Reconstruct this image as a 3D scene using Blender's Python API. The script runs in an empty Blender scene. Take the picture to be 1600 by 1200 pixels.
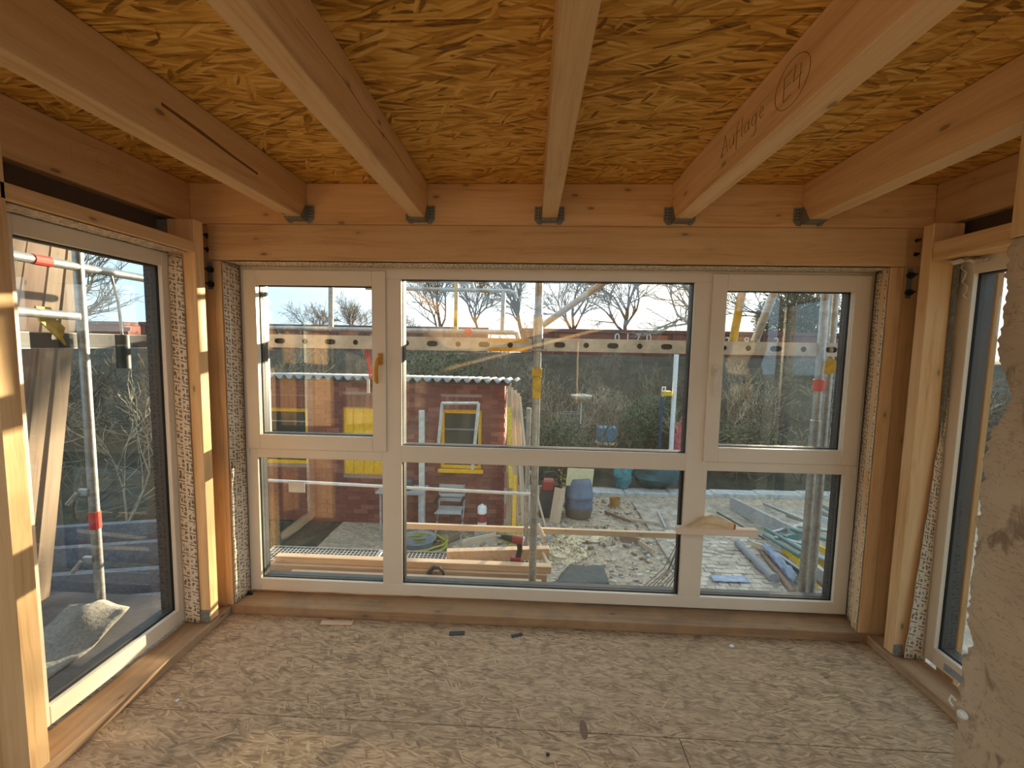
import bpy, bmesh, math, random
from mathutils import Vector, Matrix, noise as mnoise

sc = bpy.context.scene
C = sc.collection
R = math.radians
rng = random.Random(7)

# ------------------------------------------------------------------ camera
CAM = Vector((0.0, 0.0, 1.495))
F_PX = 683.94
YAW, PIT, ROL = 0.0431872, -0.08646138, 0.01827334
_f = Vector((-math.sin(YAW) * math.cos(PIT), math.cos(YAW) * math.cos(PIT), math.sin(PIT)))
_r0 = Vector((math.cos(YAW), math.sin(YAW), 0)); _u0 = _r0.cross(_f)
_r = _r0 * math.cos(ROL) + _u0 * math.sin(ROL)
_u = _u0 * math.cos(ROL) - _r0 * math.sin(ROL)
cd = bpy.data.cameras.new('camera'); cam = bpy.data.objects.new('camera', cd); C.objects.link(cam)
cd.sensor_fit = 'HORIZONTAL'; cd.sensor_width = 36.0; cd.lens = F_PX / 1600 * 36.0
cd.clip_start = 0.02; cd.clip_end = 600
M = Matrix((( _r.x, _u.x, -_f.x), (_r.y, _u.y, -_f.y), (_r.z, _u.z, -_f.z))).to_4x4()
M.translation = CAM
cam.matrix_world = M
sc.camera = cam

# ------------------------------------------------------------------ world, sun, exposure
SUN_EL, SUN_AZ = R(7.7), R(28.75)            # azimuth from +Y towards +X
w = bpy.data.worlds.new('world'); sc.world = w; w.use_nodes = True
wn = w.node_tree.nodes; wl = w.node_tree.links
for n in list(wn): wn.remove(n)
# clear winter sky: even pale blue, whitening softly towards the sun
wo = wn.new('ShaderNodeOutputWorld'); bg = wn.new('ShaderNodeBackground'); wg = wn.new('ShaderNodeTexCoord')
sd = Vector((math.sin(SUN_AZ) * math.cos(SUN_EL), math.cos(SUN_AZ) * math.cos(SUN_EL), math.sin(SUN_EL)))
dt = wn.new('ShaderNodeVectorMath'); dt.operation = 'DOT_PRODUCT'; dt.inputs[1].default_value = sd
nz = wn.new('ShaderNodeVectorMath'); nz.operation = 'NORMALIZE'
wl.new(wg.outputs['Generated'], nz.inputs[0]); wl.new(nz.outputs[0], dt.inputs[0])
mr = wn.new('ShaderNodeMapRange'); mr.inputs[1].default_value = 0.45; mr.inputs[2].default_value = 1.0; mr.interpolation_type = 'SMOOTHSTEP'
wl.new(dt.outputs['Value'], mr.inputs[0])
mx = wn.new('ShaderNodeMix'); mx.data_type = 'RGBA'; wl.new(mr.outputs[0], mx.inputs[0])
mx.inputs[6].default_value = (0.60, 0.82, 0.98, 1); mx.inputs[7].default_value = (1.45, 1.40, 1.30, 1)
wl.new(mx.outputs[2], bg.inputs[0]); bg.inputs[1].default_value = 0.19
wl.new(bg.outputs[0], wo.inputs[0])
sl = bpy.data.lights.new('sun', 'SUN'); so = bpy.data.objects.new('sun', sl); C.objects.link(so)
sl.energy = 3.4; sl.color = (1.0, 0.82, 0.56); sl.angle = R(0.6)
sd = Vector((math.sin(SUN_AZ) * math.cos(SUN_EL), math.cos(SUN_AZ) * math.cos(SUN_EL), math.sin(SUN_EL)))
so.rotation_euler = sd.to_track_quat('Z', 'Y').to_euler(); so.location = sd * 30
vs = sc.view_settings
sc.display_settings.display_device = 'sRGB'
vs.view_transform = 'Standard'; vs.look = 'None'; vs.gamma = 1.0; vs.use_curve_mapping = False
vs.exposure = 2.98

# ------------------------------------------------------------------ helpers
def ray(x, y): return _r * (x - 800) + _u * (600 - y) + _f * F_PX
def atY(x, y, Y): d = ray(x, y); return CAM + d * (Y / d.y)
def atZ(x, y, Z): d = ray(x, y); return CAM + d * ((Z - CAM.z) / d.z)
def atX(x, y, X): d = ray(x, y); return CAM + d * (X / d.x)

class MB:
    """collects geometry; build() links it as ONE mesh object"""
    def __init__(s): s.v = []; s.f = []; s.m = []; s.uv = {}; s.smooth = False
    def box(s, x0, x1, y0, y1, z0, z1, mi=0):
        if x0 > x1: x0, x1 = x1, x0
        if y0 > y1: y0, y1 = y1, y0
        if z0 > z1: z0, z1 = z1, z0
        b = len(s.v)
        s.v += [(x, y, z) for x in (x0, x1) for y in (y0, y1) for z in (z0, z1)]
        for q in ((0,1,3,2),(4,6,7,5),(0,4,5,1),(2,3,7,6),(0,2,6,4),(1,5,7,3)):
            s.f.append(tuple(b + i for i in q)); s.m.append(mi)
        return s
    def prism(s, pts, axis, a, b, mi=0):
        """polygon pts (2-D) extruded along axis from a to b; 2-D order is the two other axes in xyz order"""
        n = len(pts); o = len(s.v)
        for t in (a, b):
            for p in pts:
                q = [p[0], p[1]]; q.insert(axis, t); s.v.append(tuple(q))
        s.f.append(tuple(o + i for i in range(n))[::-1]); s.m.append(mi)
        s.f.append(tuple(o + n + i for i in range(n))); s.m.append(mi)
        for i in range(n):
            j = (i + 1) % n
            s.f.append((o + i, o + j, o + n + j, o + n + i)); s.m.append(mi)
        return s
    def tube(s, pts, r, n=8, mi=0, cap=True):
        pts = [Vector(p) for p in pts]; k = len(pts)
        rs = r if isinstance(r, (list, tuple)) else [r] * k
        o = len(s.v); up = None
        for i, p in enumerate(pts):
            t = (pts[min(i + 1, k - 1)] - pts[max(i - 1, 0)])
            if t.length < 1e-9: t = Vector((0, 0, 1))
            t.normalize()
            if up is None or abs(up.dot(t)) > 0.98:
                up = Vector((0, 0, 1)) if abs(t.z) < 0.9 else Vector((1, 0, 0))
            a = t.cross(up).normalized(); b = a.cross(t).normalized(); up = b
            for j in range(n):
                q = p + (a * math.cos(2 * math.pi * j / n) + b * math.sin(2 * math.pi * j / n)) * rs[i]
                s.v.append(tuple(q))
        for i in range(k - 1):
            for j in range(n):
                a_ = o + i * n + j; b_ = o + i * n + (j + 1) % n
                s.f.append((a_, b_, b_ + n, a_ + n)); s.m.append(mi)
        if cap:
            s.f.append(tuple(o + j for j in range(n))[::-1]); s.m.append(mi)
            s.f.append(tuple(o + (k - 1) * n + j for j in range(n))); s.m.append(mi)
        return s
    def lathe(s, prof, c=(0, 0, 0), n=20, mi=0):
        o = len(s.v); k = len(prof)
        for (r, z) in prof:
            for j in range(n):
                a = 2 * math.pi * j / n
                s.v.append((c[0] + r * math.cos(a), c[1] + r * math.sin(a), c[2] + z))
        for i in range(k - 1):
            for j in range(n):
                a_ = o + i * n + j; b_ = o + i * n + (j + 1) % n
                s.f.append((a_, b_, b_ + n, a_ + n)); s.m.append(mi)
        s.f.append(tuple(o + j for j in range(n))[::-1]); s.m.append(mi)
        s.f.append(tuple(o + (k - 1) * n + j for j in range(n))); s.m.append(mi)
        return s
    def sheet(s, grid, mi=0, uvs=None):
        """grid[i][j] of points"""
        o = len(s.v); a = len(grid); b = len(grid[0])
        for i in range(a):
            for j in range(b):
                if uvs: s.uv[len(s.v)] = uvs[i][j]
                s.v.append(tuple(grid[i][j]))
        for i in range(a - 1):
            for j in range(b - 1):
                q = o + i * b + j
                s.f.append((q, q + b, q + b + 1, q + 1)); s.m.append(mi)
        return s
    def blob(s, c, rx, ry, rz, seed=0, amp=0.2, freq=2.0, nu=14, nv=9, zmin=None, mi=0):
        o = len(s.v)
        for i in range(nv + 1):
            th = math.pi * i / nv
            for j in range(nu):
                ph = 2 * math.pi * j / nu
                d = Vector((math.sin(th) * math.cos(ph), math.sin(th) * math.sin(ph), math.cos(th)))
                k = 1 + amp * mnoise.noise(d * freq + Vector((seed * 7.3, seed * 1.7, 0)))
                z = c[2] + d.z * rz * k
                if zmin is not None: z = max(z, zmin)
                s.v.append((c[0] + d.x * rx * k, c[1] + d.y * ry * k, z))
        for i in range(nv):
            for j in range(nu):
                a_ = o + i * nu + j; b_ = o + i * nu + (j + 1) % nu
                s.f.append((a_, a_ + nu, b_ + nu, b_)); s.m.append(mi)
        return s
    def build(s, name, mats, parent=None, loc=None, rot=None, smooth=False, bevel=0.0, world=False):
        me = bpy.data.meshes.new(name)
        vv = s.v; L = None
        if loc is None and rot is None:
            xs = [p[0] for p in vv]; ys = [p[1] for p in vv]; zs = [p[2] for p in vv]
            L = Vector(((min(xs) + max(xs)) / 2, (min(ys) + max(ys)) / 2, (min(zs) + max(zs)) / 2))
            if world: L = Vector((0, 0, 0))
            vv = [(p[0] - L.x, p[1] - L.y, p[2] - L.z) for p in vv]
        me.from_pydata(vv, [], s.f)
        if not isinstance(mats, (list, tuple)): mats = [mats]
        for m in mats: me.materials.append(m)
        if len(mats) > 1: me.polygons.foreach_set('material_index', s.m)
        if s.uv:
            ul = me.uv_layers.new(name='UVMap')
            for lp in me.loops: ul.data[lp.index].uv = s.uv.get(lp.vertex_index, (0, 0))
        if bevel > 0:
            bm = bmesh.new(); bm.from_mesh(me)
            bmesh.ops.bevel(bm, geom=bm.edges[:], offset=bevel, segments=1, affect='EDGES', profile=0.5)
            bm.to_mesh(me); bm.free()
        if smooth:
            me.polygons.foreach_set('use_smooth', [True] * len(me.polygons))
            me.set_sharp_from_angle(angle=R(40)) if hasattr(me, 'set_sharp_from_angle') else None
        me.update()
        o = bpy.data.objects.new(name, me); C.objects.link(o)
        if L is not None: o.location = L
        else:
            if loc is not None: o.location = loc
            if rot is not None: o.rotation_euler = rot
        if parent is not None: setpar(o, parent)
        return o

def setpar(o, p):
    # parents here are never rotated after their children are attached; keep world placement
    o.parent = p
    o.matrix_parent_inverse = (Matrix.Translation(p.location) @ p.rotation_euler.to_matrix().to_4x4()).inverted()

def setparlocal(o, p): o.parent = p

def tag(o, label=None, cat=None, group=None, kind=None):
    if label: o['label'] = label
    if cat: o['category'] = cat
    if group: o['group'] = group
    if kind: o['kind'] = kind
    return o

def empty(name, loc, label=None, cat=None, group=None, kind=None, rot=(0, 0, 0)):
    o = bpy.data.objects.new(name, None); C.objects.link(o); o.location = loc; o.rotation_euler = rot
    o.empty_display_size = 0.05
    return tag(o, label, cat, group, kind)

def copy_tree(o, parent=None):
    c = o.copy(); C.objects.link(c)
    if parent is not None: c.parent = parent
    for ch in list(o.children): copy_tree(ch, c)
    return c

# ------------------------------------------------------------------ materials
class NT:
    def __init__(s, name, rough=0.6, metal=0.0, spec=None):
        s.m = bpy.data.materials.new(name); s.m.use_nodes = True
        s.t = s.m.node_tree; s.n = s.t.nodes; s.l = s.t.links
        s.b = s.n['Principled BSDF']; s.out = s.n['Material Output']
        s.b.inputs['Roughness'].default_value = rough; s.b.inputs['Metallic'].default_value = metal
        if spec is not None: s.b.inputs['Specular IOR Level'].default_value = spec
    def new(s, t, **k):
        n = s.n.new(t)
        for a, b in k.items(): setattr(n, a, b)
        return n
    def put(s, sock, v):
        if isinstance(v, (int, float)): sock.default_value = v
        elif isinstance(v, (tuple, list)):
            sock.default_value = v if len(v) == len(sock.default_value) else tuple(v) + (1,)
        else: s.l.new(v, sock)
    def math(s, op, a, b=0.0, c=None):
        n = s.new('ShaderNodeMath', operation=op); s.put(n.inputs[0], a); s.put(n.inputs[1], b)
        if c is not None: s.put(n.inputs[2], c)
        return n.outputs[0]
    def vmath(s, op, a, b=(0, 0, 0)):
        n = s.new('ShaderNodeVectorMath', operation=op); s.put(n.inputs[0], a); s.put(n.inputs[1], b)
        return n.outputs[0]
    def coord(s, which='Object'): return s.new('ShaderNodeTexCoord').outputs[which]
    def mapping(s, v, scale=(1, 1, 1), rot=(0, 0, 0), loc=(0, 0, 0)):
        n = s.new('ShaderNodeMapping'); s.put(n.inputs[0], v)
        n.inputs['Scale'].default_value = scale; n.inputs['Rotation'].default_value = rot; n.inputs['Location'].default_value = loc
        return n.outputs[0]
    def noise(s, v, scale=5, detail=4, rough=0.5, dist=0.0, color=False):
        n = s.new('ShaderNodeTexNoise'); s.put(n.inputs['Vector'], v)
        n.inputs['Scale'].default_value = scale; n.inputs['Detail'].default_value = detail
        n.inputs['Roughness'].default_value = rough; n.inputs['Distortion'].default_value = dist
        return n.outputs['Color' if color else 'Fac']
    def voro(s, v, scale=5, feature='F1', out='Distance', rand=1.0):
        n = s.new('ShaderNodeTexVoronoi', feature=feature); s.put(n.inputs['Vector'], v)
        n.inputs['Scale'].default_value = scale; n.inputs['Randomness'].default_value = rand
        return n.outputs[out]
    def ramp(s, f, stops, interp='LINEAR'):
        n = s.new('ShaderNodeValToRGB'); s.put(n.inputs[0], f); e = n.color_ramp.elements
        n.color_ramp.interpolation = interp
        while len(e) < len(stops): e.new(0.5)
        for i, (p, c) in enumerate(stops):
            e[i].position = p; e[i].color = tuple(c) + (1,) if len(c) == 3 else c
        return n.outputs[0]
    def mix(s, f, a, b, blend='MIX'):
        n = s.new('ShaderNodeMix', data_type='RGBA', blend_type=blend)
        s.put(n.inputs[0], f); s.put(n.inputs[6], a); s.put(n.inputs[7], b)
        return n.outputs[2]
    def mapr(s, v, a, b, c=0.0, d=1.0):
        n = s.new('ShaderNodeMapRange'); s.put(n.inputs[0], v)
        for i, x in enumerate((a, b, c, d)): n.inputs[i + 1].default_value = x
        return n.outputs[0]
    def bump(s, h, strength=0.3, dist=0.01):
        n = s.new('ShaderNodeBump'); n.inputs['Strength'].default_value = strength; n.inputs['Distance'].default_value = dist
        s.put(n.inputs['Height'], h); s.l.new(n.outputs[0], s.b.inputs['Normal'])
    def base(s, c): s.put(s.b.inputs['Base Color'], c); return s
    def sep(s, v):
        n = s.new('ShaderNodeSeparateXYZ'); s.put(n.inputs[0], v); return n.outputs
    def rnd(s): return s.new('ShaderNodeObjectInfo').outputs['Random']

def plain(name, col, rough=0.6, metal=0.0, var=0.12, scale=18, bump=0.0):
    t = NT(name, rough, metal); c = t.coord()
    f = t.noise(c, scale, 4, 0.6)
    lo = tuple(max(0, x * (1 - var)) for x in col); hi = tuple(min(1, x * (1 + var)) for x in col)
    t.base(t.ramp(f, [(0.3, lo), (0.7, hi)]))
    if bump: t.bump(f, bump, 0.01)
    return t.m

def wood(name, axis, light, mid, dark, knots=1.0, dirt=0.0, rough=0.65, spec=0.25):
    t = NT(name, rough, spec=spec)
    c = t.coord(); r = t.rnd()
    off = t.new('ShaderNodeCombineXYZ'); t.put(off.inputs[0], t.math('MULTIPLY', r, 13.0)); t.put(off.inputs[1], t.math('MULTIPLY', r, 29.0)); t.put(off.inputs[2], t.math('MULTIPLY', r, 7.0))
    v = t.vmath('ADD', c, off.outputs[0])
    warp = t.noise(v, 2.2, 2, 0.5, color=True)
    wv = t.vmath('ADD', v, t.vmath('MULTIPLY', t.vmath('SUBTRACT', warp, (0.5, 0.5, 0.5)), (0.05, 0.05, 0.05)))
    sc1 = [28, 28, 28]; sc1['XYZ'.index(axis)] = 0.9
    sc2 = [150, 150, 150]; sc2['XYZ'.index(axis)] = 3.0
    g1 = t.noise(t.mapping(wv, tuple(sc1)), 1.0, 3, 0.6)
    g2 = t.noise(t.mapping(wv, tuple(sc2)), 1.0, 2, 0.6)
    g = t.math('ADD', t.math('MULTIPLY', g1, 0.72), t.math('MULTIPLY', g2, 0.28))
    col = t.ramp(g, [(0.30, dark), (0.46, mid), (0.68, light)])
    big = t.noise(v, 1.6, 2, 0.5)
    col = t.mix(t.mapr(big, 0.35, 0.7, 0.0, 0.35), col, mid)
    # knots
    ks = [11, 11, 11]; ks['XYZ'.index(axis)] = 4.6
    kd = t.voro(t.mapping(wv, tuple(ks)), 1.0)
    km = t.mapr(kd, 0.06, 0.10, knots, 0.0)
    col = t.mix(km, col, tuple(x * 0.28 for x in mid))
    halo = t.mapr(kd, 0.09, 0.24, 0.4 * knots, 0.0)
    col = t.mix(halo, col, tuple(x * 0.75 for x in mid))
    if dirt > 0:
        dn = t.noise(v, 6.0, 5, 0.65)
        col = t.mix(t.mapr(dn, 0.45, 0.75, 0.0, dirt), col, (0.16, 0.13, 0.11))
    tone = t.mapr(r, 0, 1, 0.86, 1.1)
    tn = t.new('ShaderNodeCombineXYZ')
    for i in range(3): t.put(tn.inputs[i], tone)
    col = t.mix(1.0, col, tn.outputs[0], 'MULTIPLY')
    t.base(col)
    return t.m

PINE = dict(light=(0.84, 0.575, 0.315), mid=(0.745, 0.465, 0.225), dark=(0.54, 0.295, 0.12))
WX = wood('pine_x', 'X', **PINE); WY = wood('pine_y', 'Y', **PINE); WZ = wood('pine_z', 'Z', **PINE)
WXd = wood('pine_sill_x', 'X', (0.52, 0.33, 0.18), (0.42, 0.25, 0.13), (0.3, 0.16, 0.075), dirt=0.55)
WYd = wood('pine_sill_y', 'Y', (0.52, 0.34, 0.2), (0.44, 0.28, 0.16), (0.3, 0.18, 0.09), dirt=0.45)
ORZ = wood('amber_post_z', 'Z', (0.70, 0.40, 0.17), (0.60, 0.30, 0.11), (0.45, 0.19, 0.06))
PALEX = wood('pale_batten_x', 'X', (0.72, 0.53, 0.37), (0.62, 0.42, 0.27), (0.5, 0.31, 0.18), knots=0.6)
PALEZ = wood('pale_board_z', 'Z', (0.66, 0.52, 0.38), (0.55, 0.40, 0.27), (0.42, 0.28, 0.17), knots=0.5)
GREYW = wood('grey_board_x', 'X', (0.5, 0.48, 0.45), (0.38, 0.36, 0.34), (0.25, 0.23, 0.21), knots=0.4)

def osb(name, cols, grey=0.0, k_=1.0):
    t = NT(name, 0.75, spec=0.2); c = t.coord(); r = t.rnd()
    off = t.new('ShaderNodeCombineXYZ'); t.put(off.inputs[0], t.math('MULTIPLY', r, 11.0)); t.put(off.inputs[1], t.math('MULTIPLY', r, 17.0))
    v = t.vmath('ADD', c, off.outputs[0])
    wp = t.noise(v, 14, 1, 0.5, color=True)
    v = t.vmath('ADD', v, t.vmath('MULTIPLY', t.vmath('SUBTRACT', wp, (0.5, 0.5, 0.5)), (0.012, 0.012, 0.0)))
    acc = None
    for k, (ang, sx, sy) in enumerate(((3, 8, 85), (-17, 10, 80), (24, 9, 90), (62, 12, 75))):
        rv = t.mapping(v, (1, 1, 1), (0, 0, R(ang)))
        mv = t.mapping(rv, (sx * k_, sy * k_, 1.0), (0, 0, 0), (k * 3.7, k * 1.9, 0))
        vn = t.new('ShaderNodeTexVoronoi', voronoi_dimensions='2D'); t.put(vn.inputs['Vector'], mv); vn.inputs['Scale'].default_value = 1.0
        val = t.math('MULTIPLY', t.sep(vn.outputs['Color'])[0], t.mapr(vn.outputs['Distance'], 0.25, 0.75, 1.0, 0.6))
        if acc is None: acc = val
        else:
            msk = t.noise(t.mapping(rv, (sx * 0.5 * k_, sy * 0.25 * k_, 1), (0, 0, 0), (k * 9.1, 0, 0)), 1.0, 1, 0.5)
            thr = (0, 0.52, 0.55, 0.63)[k]
            mm = t.new('ShaderNodeMix', data_type='FLOAT'); t.put(mm.inputs[0], t.mapr(msk, thr, thr + 0.03)); t.put(mm.inputs[2], acc); t.put(mm.inputs[3], val)
            acc = mm.outputs[0]
    fine = t.noise(t.mapping(v, (22, 260, 1)), 1.0, 2, 0.6)
    h = t.math('ADD', t.math('MULTIPLY', acc, 0.7), t.math('MULTIPLY', fine, 0.4))
    col = t.ramp(h, [(0.16, cols[0]), (0.36, cols[1]), (0.6, cols[2]), (0.95, cols[3])])
    if grey > 0:
        d1 = t.noise(c, 1.7, 4, 0.65); d2 = t.noise(c, 14, 3, 0.6)
        col = t.mix(t.mapr(d1, 0.35, 0.65, grey * 0.35, grey * 0.85), col, (0.48, 0.345, 0.225))
        col = t.mix(t.mapr(d2, 0.54, 0.74, 0, 0.55), col, (0.10, 0.065, 0.045))
    t.base(col)
    return t.m
OSB_C = osb('osb_ceiling', [(0.15, 0.058, 0.009), (0.54, 0.26, 0.04), (0.73, 0.385, 0.075), (0.86, 0.54, 0.17)])
OSB_F = osb('osb_floor', [(0.10, 0.058, 0.03), (0.35, 0.225, 0.125), (0.54, 0.37, 0.225), (0.74, 0.54, 0.35)], grey=0.62, k_=1.9)

def tape_mat():
    t = NT('printed_tape', 0.55); uv = t.coord('UV'); x, y, _ = t.sep(uv)
    u = t.math('DIVIDE', x, 0.043); col = t.math('FLOOR', u); fu = t.math('FRACT', u)
    vv = t.math('ADD', t.math('DIVIDE', y, 0.062), t.math('MULTIPLY', col, 0.37))
    vv = t.math('ADD', vv, t.math('MULTIPLY', fu, 0.16)); fv = t.math('FRACT', vv)
    def rng_(s, a, b): return t.math('MULTIPLY', t.math('GREATER_THAN', s, a), t.math('LESS_THAN', s, b))
    bar = t.math('MULTIPLY', rng_(fu, 0.04, 0.84), rng_(fv, 0.0, 0.09))
    dx = t.math('MULTIPLY', t.math('SUBTRACT', fu, 0.70), 0.043); dy = t.math('MULTIPLY', t.math('SUBTRACT', fv, 0.36), 0.062)
    dd = t.math('SQRT', t.math('ADD', t.math('MULTIPLY', dx, dx), t.math('MULTIPLY', dy, dy)))
    circ = t.math('MULTIPLY', rng_(dd, 0.0022, 0.0078), 1.0)
    lets = t.voro(t.mapping(uv, (105, 75, 1)), 1.0, out='Color'); lv = t.sep(lets)[0]
    txt1 = t.math('MULTIPLY', t.math('MULTIPLY', rng_(fu, 0.12, 0.42), rng_(fv, 0.2, 0.86)), t.math('GREATER_THAN', lv, 0.55))
    txt2 = t.math('MULTIPLY', t.math('MULTIPLY', rng_(fu, 0.56, 0.86), rng_(fv, 0.58, 0.9)), t.math('GREATER_THAN', lv, 0.55))
    ink = t.math('MAXIMUM', t.math('MAXIMUM', bar, circ), t.math('MAXIMUM', txt1, txt2))
    n = t.noise(uv, 40, 3, 0.6)
    base = t.ramp(n, [(0.3, (0.68, 0.56, 0.41)), (0.7, (0.78, 0.66, 0.50))])
    t.base(t.mix(t.math('MULTIPLY', ink, 0.88), base, (0.07, 0.045, 0.035)))
    return t.m
TAPE = tape_mat()
TAPE_B = plain('tape_black_edge', (0.03, 0.03, 0.03), 0.6)

PVC = NT('white_window_plastic', 0.32); PVC.base(PVC.ramp(PVC.noise(PVC.coord(), 3, 3, 0.5), [(0.3, (0.76, 0.66, 0.525)), (0.7, (0.81, 0.71, 0.575))])); PVC = PVC.m
ANTH = plain('anthracite_outer_frame', (0.028, 0.03, 0.033), 0.45)
RUB = plain('black_rubber', (0.012, 0.012, 0.012), 0.6)
ALU = plain('spacer_aluminium', (0.55, 0.55, 0.55), 0.35, 0.8)

def glass_mat():
    t = NT('window_glass', 0.0)
    t.n.remove(t.b)
    tr = t.new('ShaderNodeBsdfTransparent'); tr.inputs[0].default_value = (0.965, 0.985, 0.975, 1)
    gl = t.new('ShaderNodeBsdfGlossy'); gl.inputs['Roughness'].default_value = 0.0
    lw = t.new('ShaderNodeLayerWeight'); lw.inputs[0].default_value = 0.5
    fr = t.math('ADD', 0.065, t.math('MULTIPLY', 0.935, t.math('POWER', lw.outputs['Facing'], 5.0)))
    m1 = t.new('ShaderNodeMixShader'); t.l.new(fr, m1.inputs[0]); t.l.new(tr.outputs[0], m1.inputs[1]); t.l.new(gl.outputs[0], m1.inputs[2])
    # thin film of building dust, with wiped streaks
    df = t.new('ShaderNodeBsdfDiffuse'); df.inputs[0].default_value = (0.8, 0.78, 0.74, 1)
    tl = t.new('ShaderNodeBsdfTranslucent'); tl.inputs[0].default_value = (0.8, 0.78, 0.74, 1)
    ad = t.new('ShaderNodeMixShader'); ad.inputs[0].default_value = 0.5; t.l.new(df.outputs[0], ad.inputs[1]); t.l.new(tl.outputs[0], ad.inputs[2])
    c = t.coord(); n1 = t.noise(c, 5, 6, 0.7, 1.5); n2 = t.noise(t.mapping(c, (3, 3, 0.6)), 6, 3, 0.6)
    d = t.math('MULTIPLY', t.mapr(t.math('MULTIPLY', n1, n2), 0.12, 0.5, 0.0, 1.0), 0.010)
    m2 = t.new('ShaderNodeMixShader'); t.l.new(d, m2.inputs[0]); t.l.new(m1.outputs[0], m2.inputs[1]); t.l.new(ad.outputs[0], m2.inputs[2])
    t.l.new(m2.outputs[0], t.out.inputs[0])
    return t.m
GLASS = glass_mat()

GALV = NT('galvanised_steel', 0.42, 0.75); _c = GALV.coord(); _n = GALV.noise(_c, 30, 5, 0.65)
GALV.base(GALV.ramp(_n, [(0.3, (0.30, 0.30, 0.29)), (0.7, (0.55, 0.55, 0.53))])); GALV = GALV.m
GALVD = plain('dark_zinc_plate', (0.26, 0.26, 0.24), 0.55, 0.4, 0.3, 90)
YEL = plain('yellow_paint', (0.92, 0.43, 0.006), 0.5, 0, 0.2, 25)
YELS = plain('yellow_scaffold_paint', (0.66, 0.42, 0.02), 0.5, 0, 0.3, 25)
REDT = plain('red_tape', (0.72, 0.05, 0.03), 0.5)
BLACK = plain('black_plastic', (0.018, 0.018, 0.018), 0.5)
REDP = plain('red_plastic', (0.30, 0.035, 0.03), 0.45)
WHITE = plain('white_plastic', (0.75, 0.75, 0.73), 0.45)
PAPER = plain('white_paper_label', (0.78, 0.77, 0.72), 0.8)
KRAFT = plain('kraft_paper', (0.72, 0.55, 0.33), 0.85, 0, 0.2, 10, 0.2)
CONC = plain('concrete', (0.45, 0.43, 0.40), 0.9, 0, 0.25, 12, 0.3)
AMBER = plain('amber_plastic', (0.62, 0.27, 0.02), 0.35)
BOLT = plain('black_bolt_steel', (0.05, 0.05, 0.05), 0.45, 0.6)

def plaster():
    t = NT('rough_plaster', 0.9); c = t.coord()
    n1 = t.noise(c, 3.0, 5, 0.6); n2 = t.noise(c, 45, 4, 0.6); n3 = t.noise(t.mapping(c, (1, 2.5, 1.2)), 4.5, 4, 0.6, 0.6)
    col = t.ramp(n1, [(0.3, (0.46, 0.345, 0.225)), (0.7, (0.58, 0.45, 0.31))])
    col = t.mix(t.mapr(n3, 0.57, 0.66, 0, 0.8), col, (0.20, 0.14, 0.085))
    n4 = t.noise(t.mapping(c, (1, 3, 9), (0.5, 0, 0)), 3.0, 5, 0.6, 1.5)
    col = t.mix(t.mapr(t.math('ABSOLUTE', t.math('SUBTRACT', n4, 0.5)), 0.0, 0.012, 0.7, 0.0), col, (0.16, 0.11, 0.07))
    t.base(col); t.bump(t.math('ADD', n2, t.math('MULTIPLY', n1, 1.5)), 0.35, 0.006)
    return t.m
PLAST = plaster()

# ------------------------------------------------------------------ room shell
ZC = 2.29
floor = empty('floor', (0, 0.6, 0), kind='structure')
tag(floor, 'dusty oriented strand board floor of the bay')
for (x0, x1, y0, y1) in ((-1.95, 1.95, 1.5955, 2.62), (-1.95, 0.60, 0.345, 1.5925), (0.603, 1.95, 0.345, 1.5925), (-1.95, 1.95, -7.0, 0.342)):
    MB().box(x0, x1, y0, y1, -0.022, 0).build('osb_panel', OSB_F, floor, bevel=0.001)
ceiling = empty('ceiling', (0, 0.6, ZC), kind='structure')
tag(ceiling, 'amber oriented strand board ceiling above the joists')
for (x0, x1, y0, y1) in ((-2.0, 1.094, 1.142, 2.60), (1.097, 2.1, 1.142, 2.60), (-2.0, 2.1, 0.30, 1.139)):
    MB().box(x0, x1, y0, y1, ZC, ZC + 0.022).build('osb_panel', OSB_C, ceiling, bevel=0.001)
roof = MB().box(-2.35, 2.4, 0.28, 2.75, ZC + 0.024, ZC + 0.22).build('roof_build_up', plain('roof_felt', (0.06, 0.06, 0.06), 0.9)); tag(roof, 'flat roof build-up over the ceiling', kind='structure')  # ceiling and roof left off over the unseen rear to admit skylight

def beam(name, x0, x1, y0, y1, z0, z1, mat, label, cat='beam', group=None, bevel=0.003, parent=None):
    o = MB().box(x0, x1, y0, y1, z0, z1).build(name, mat, parent, bevel=bevel)
    if parent is None: tag(o, label, cat, group)
    return o

YN, YW = 2.22, 2.36
# joists
JX = ((-1.218, -1.142), (-0.604, -0.53), (0.036, 0.110), (0.662, 0.742), (1.276, 1.352))
JL = ('leftmost pine ceiling joist with a dark sap streak along its side', 'second pine ceiling joist from the left, cracked along its side',
      'middle pine ceiling joist running straight towards the window', 'pine ceiling joist with pencilled word and oval mark on its side',
      'rightmost pine ceiling joist next to the plastered wall')
joists = []
for (a, b), lb in zip(JX, JL):
    joists.append(beam('ceiling_joist', a, b, -0.6, YN - 0.002, 2.106, ZC - 0.001, WY, lb, 'joist', 'pine joists under the ceiling'))
beam('rim_beam', -1.76, 1.93, YN, YN + 0.14, 2.086, ZC - 0.001, WX, 'pine rim beam carrying the joist ends under the ceiling')
beam('lintel_beam', -1.66, 1.86, YN - 0.010, YN + 0.14, 1.908, 2.085, WX, 'wide pine lintel directly above the front window')
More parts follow.
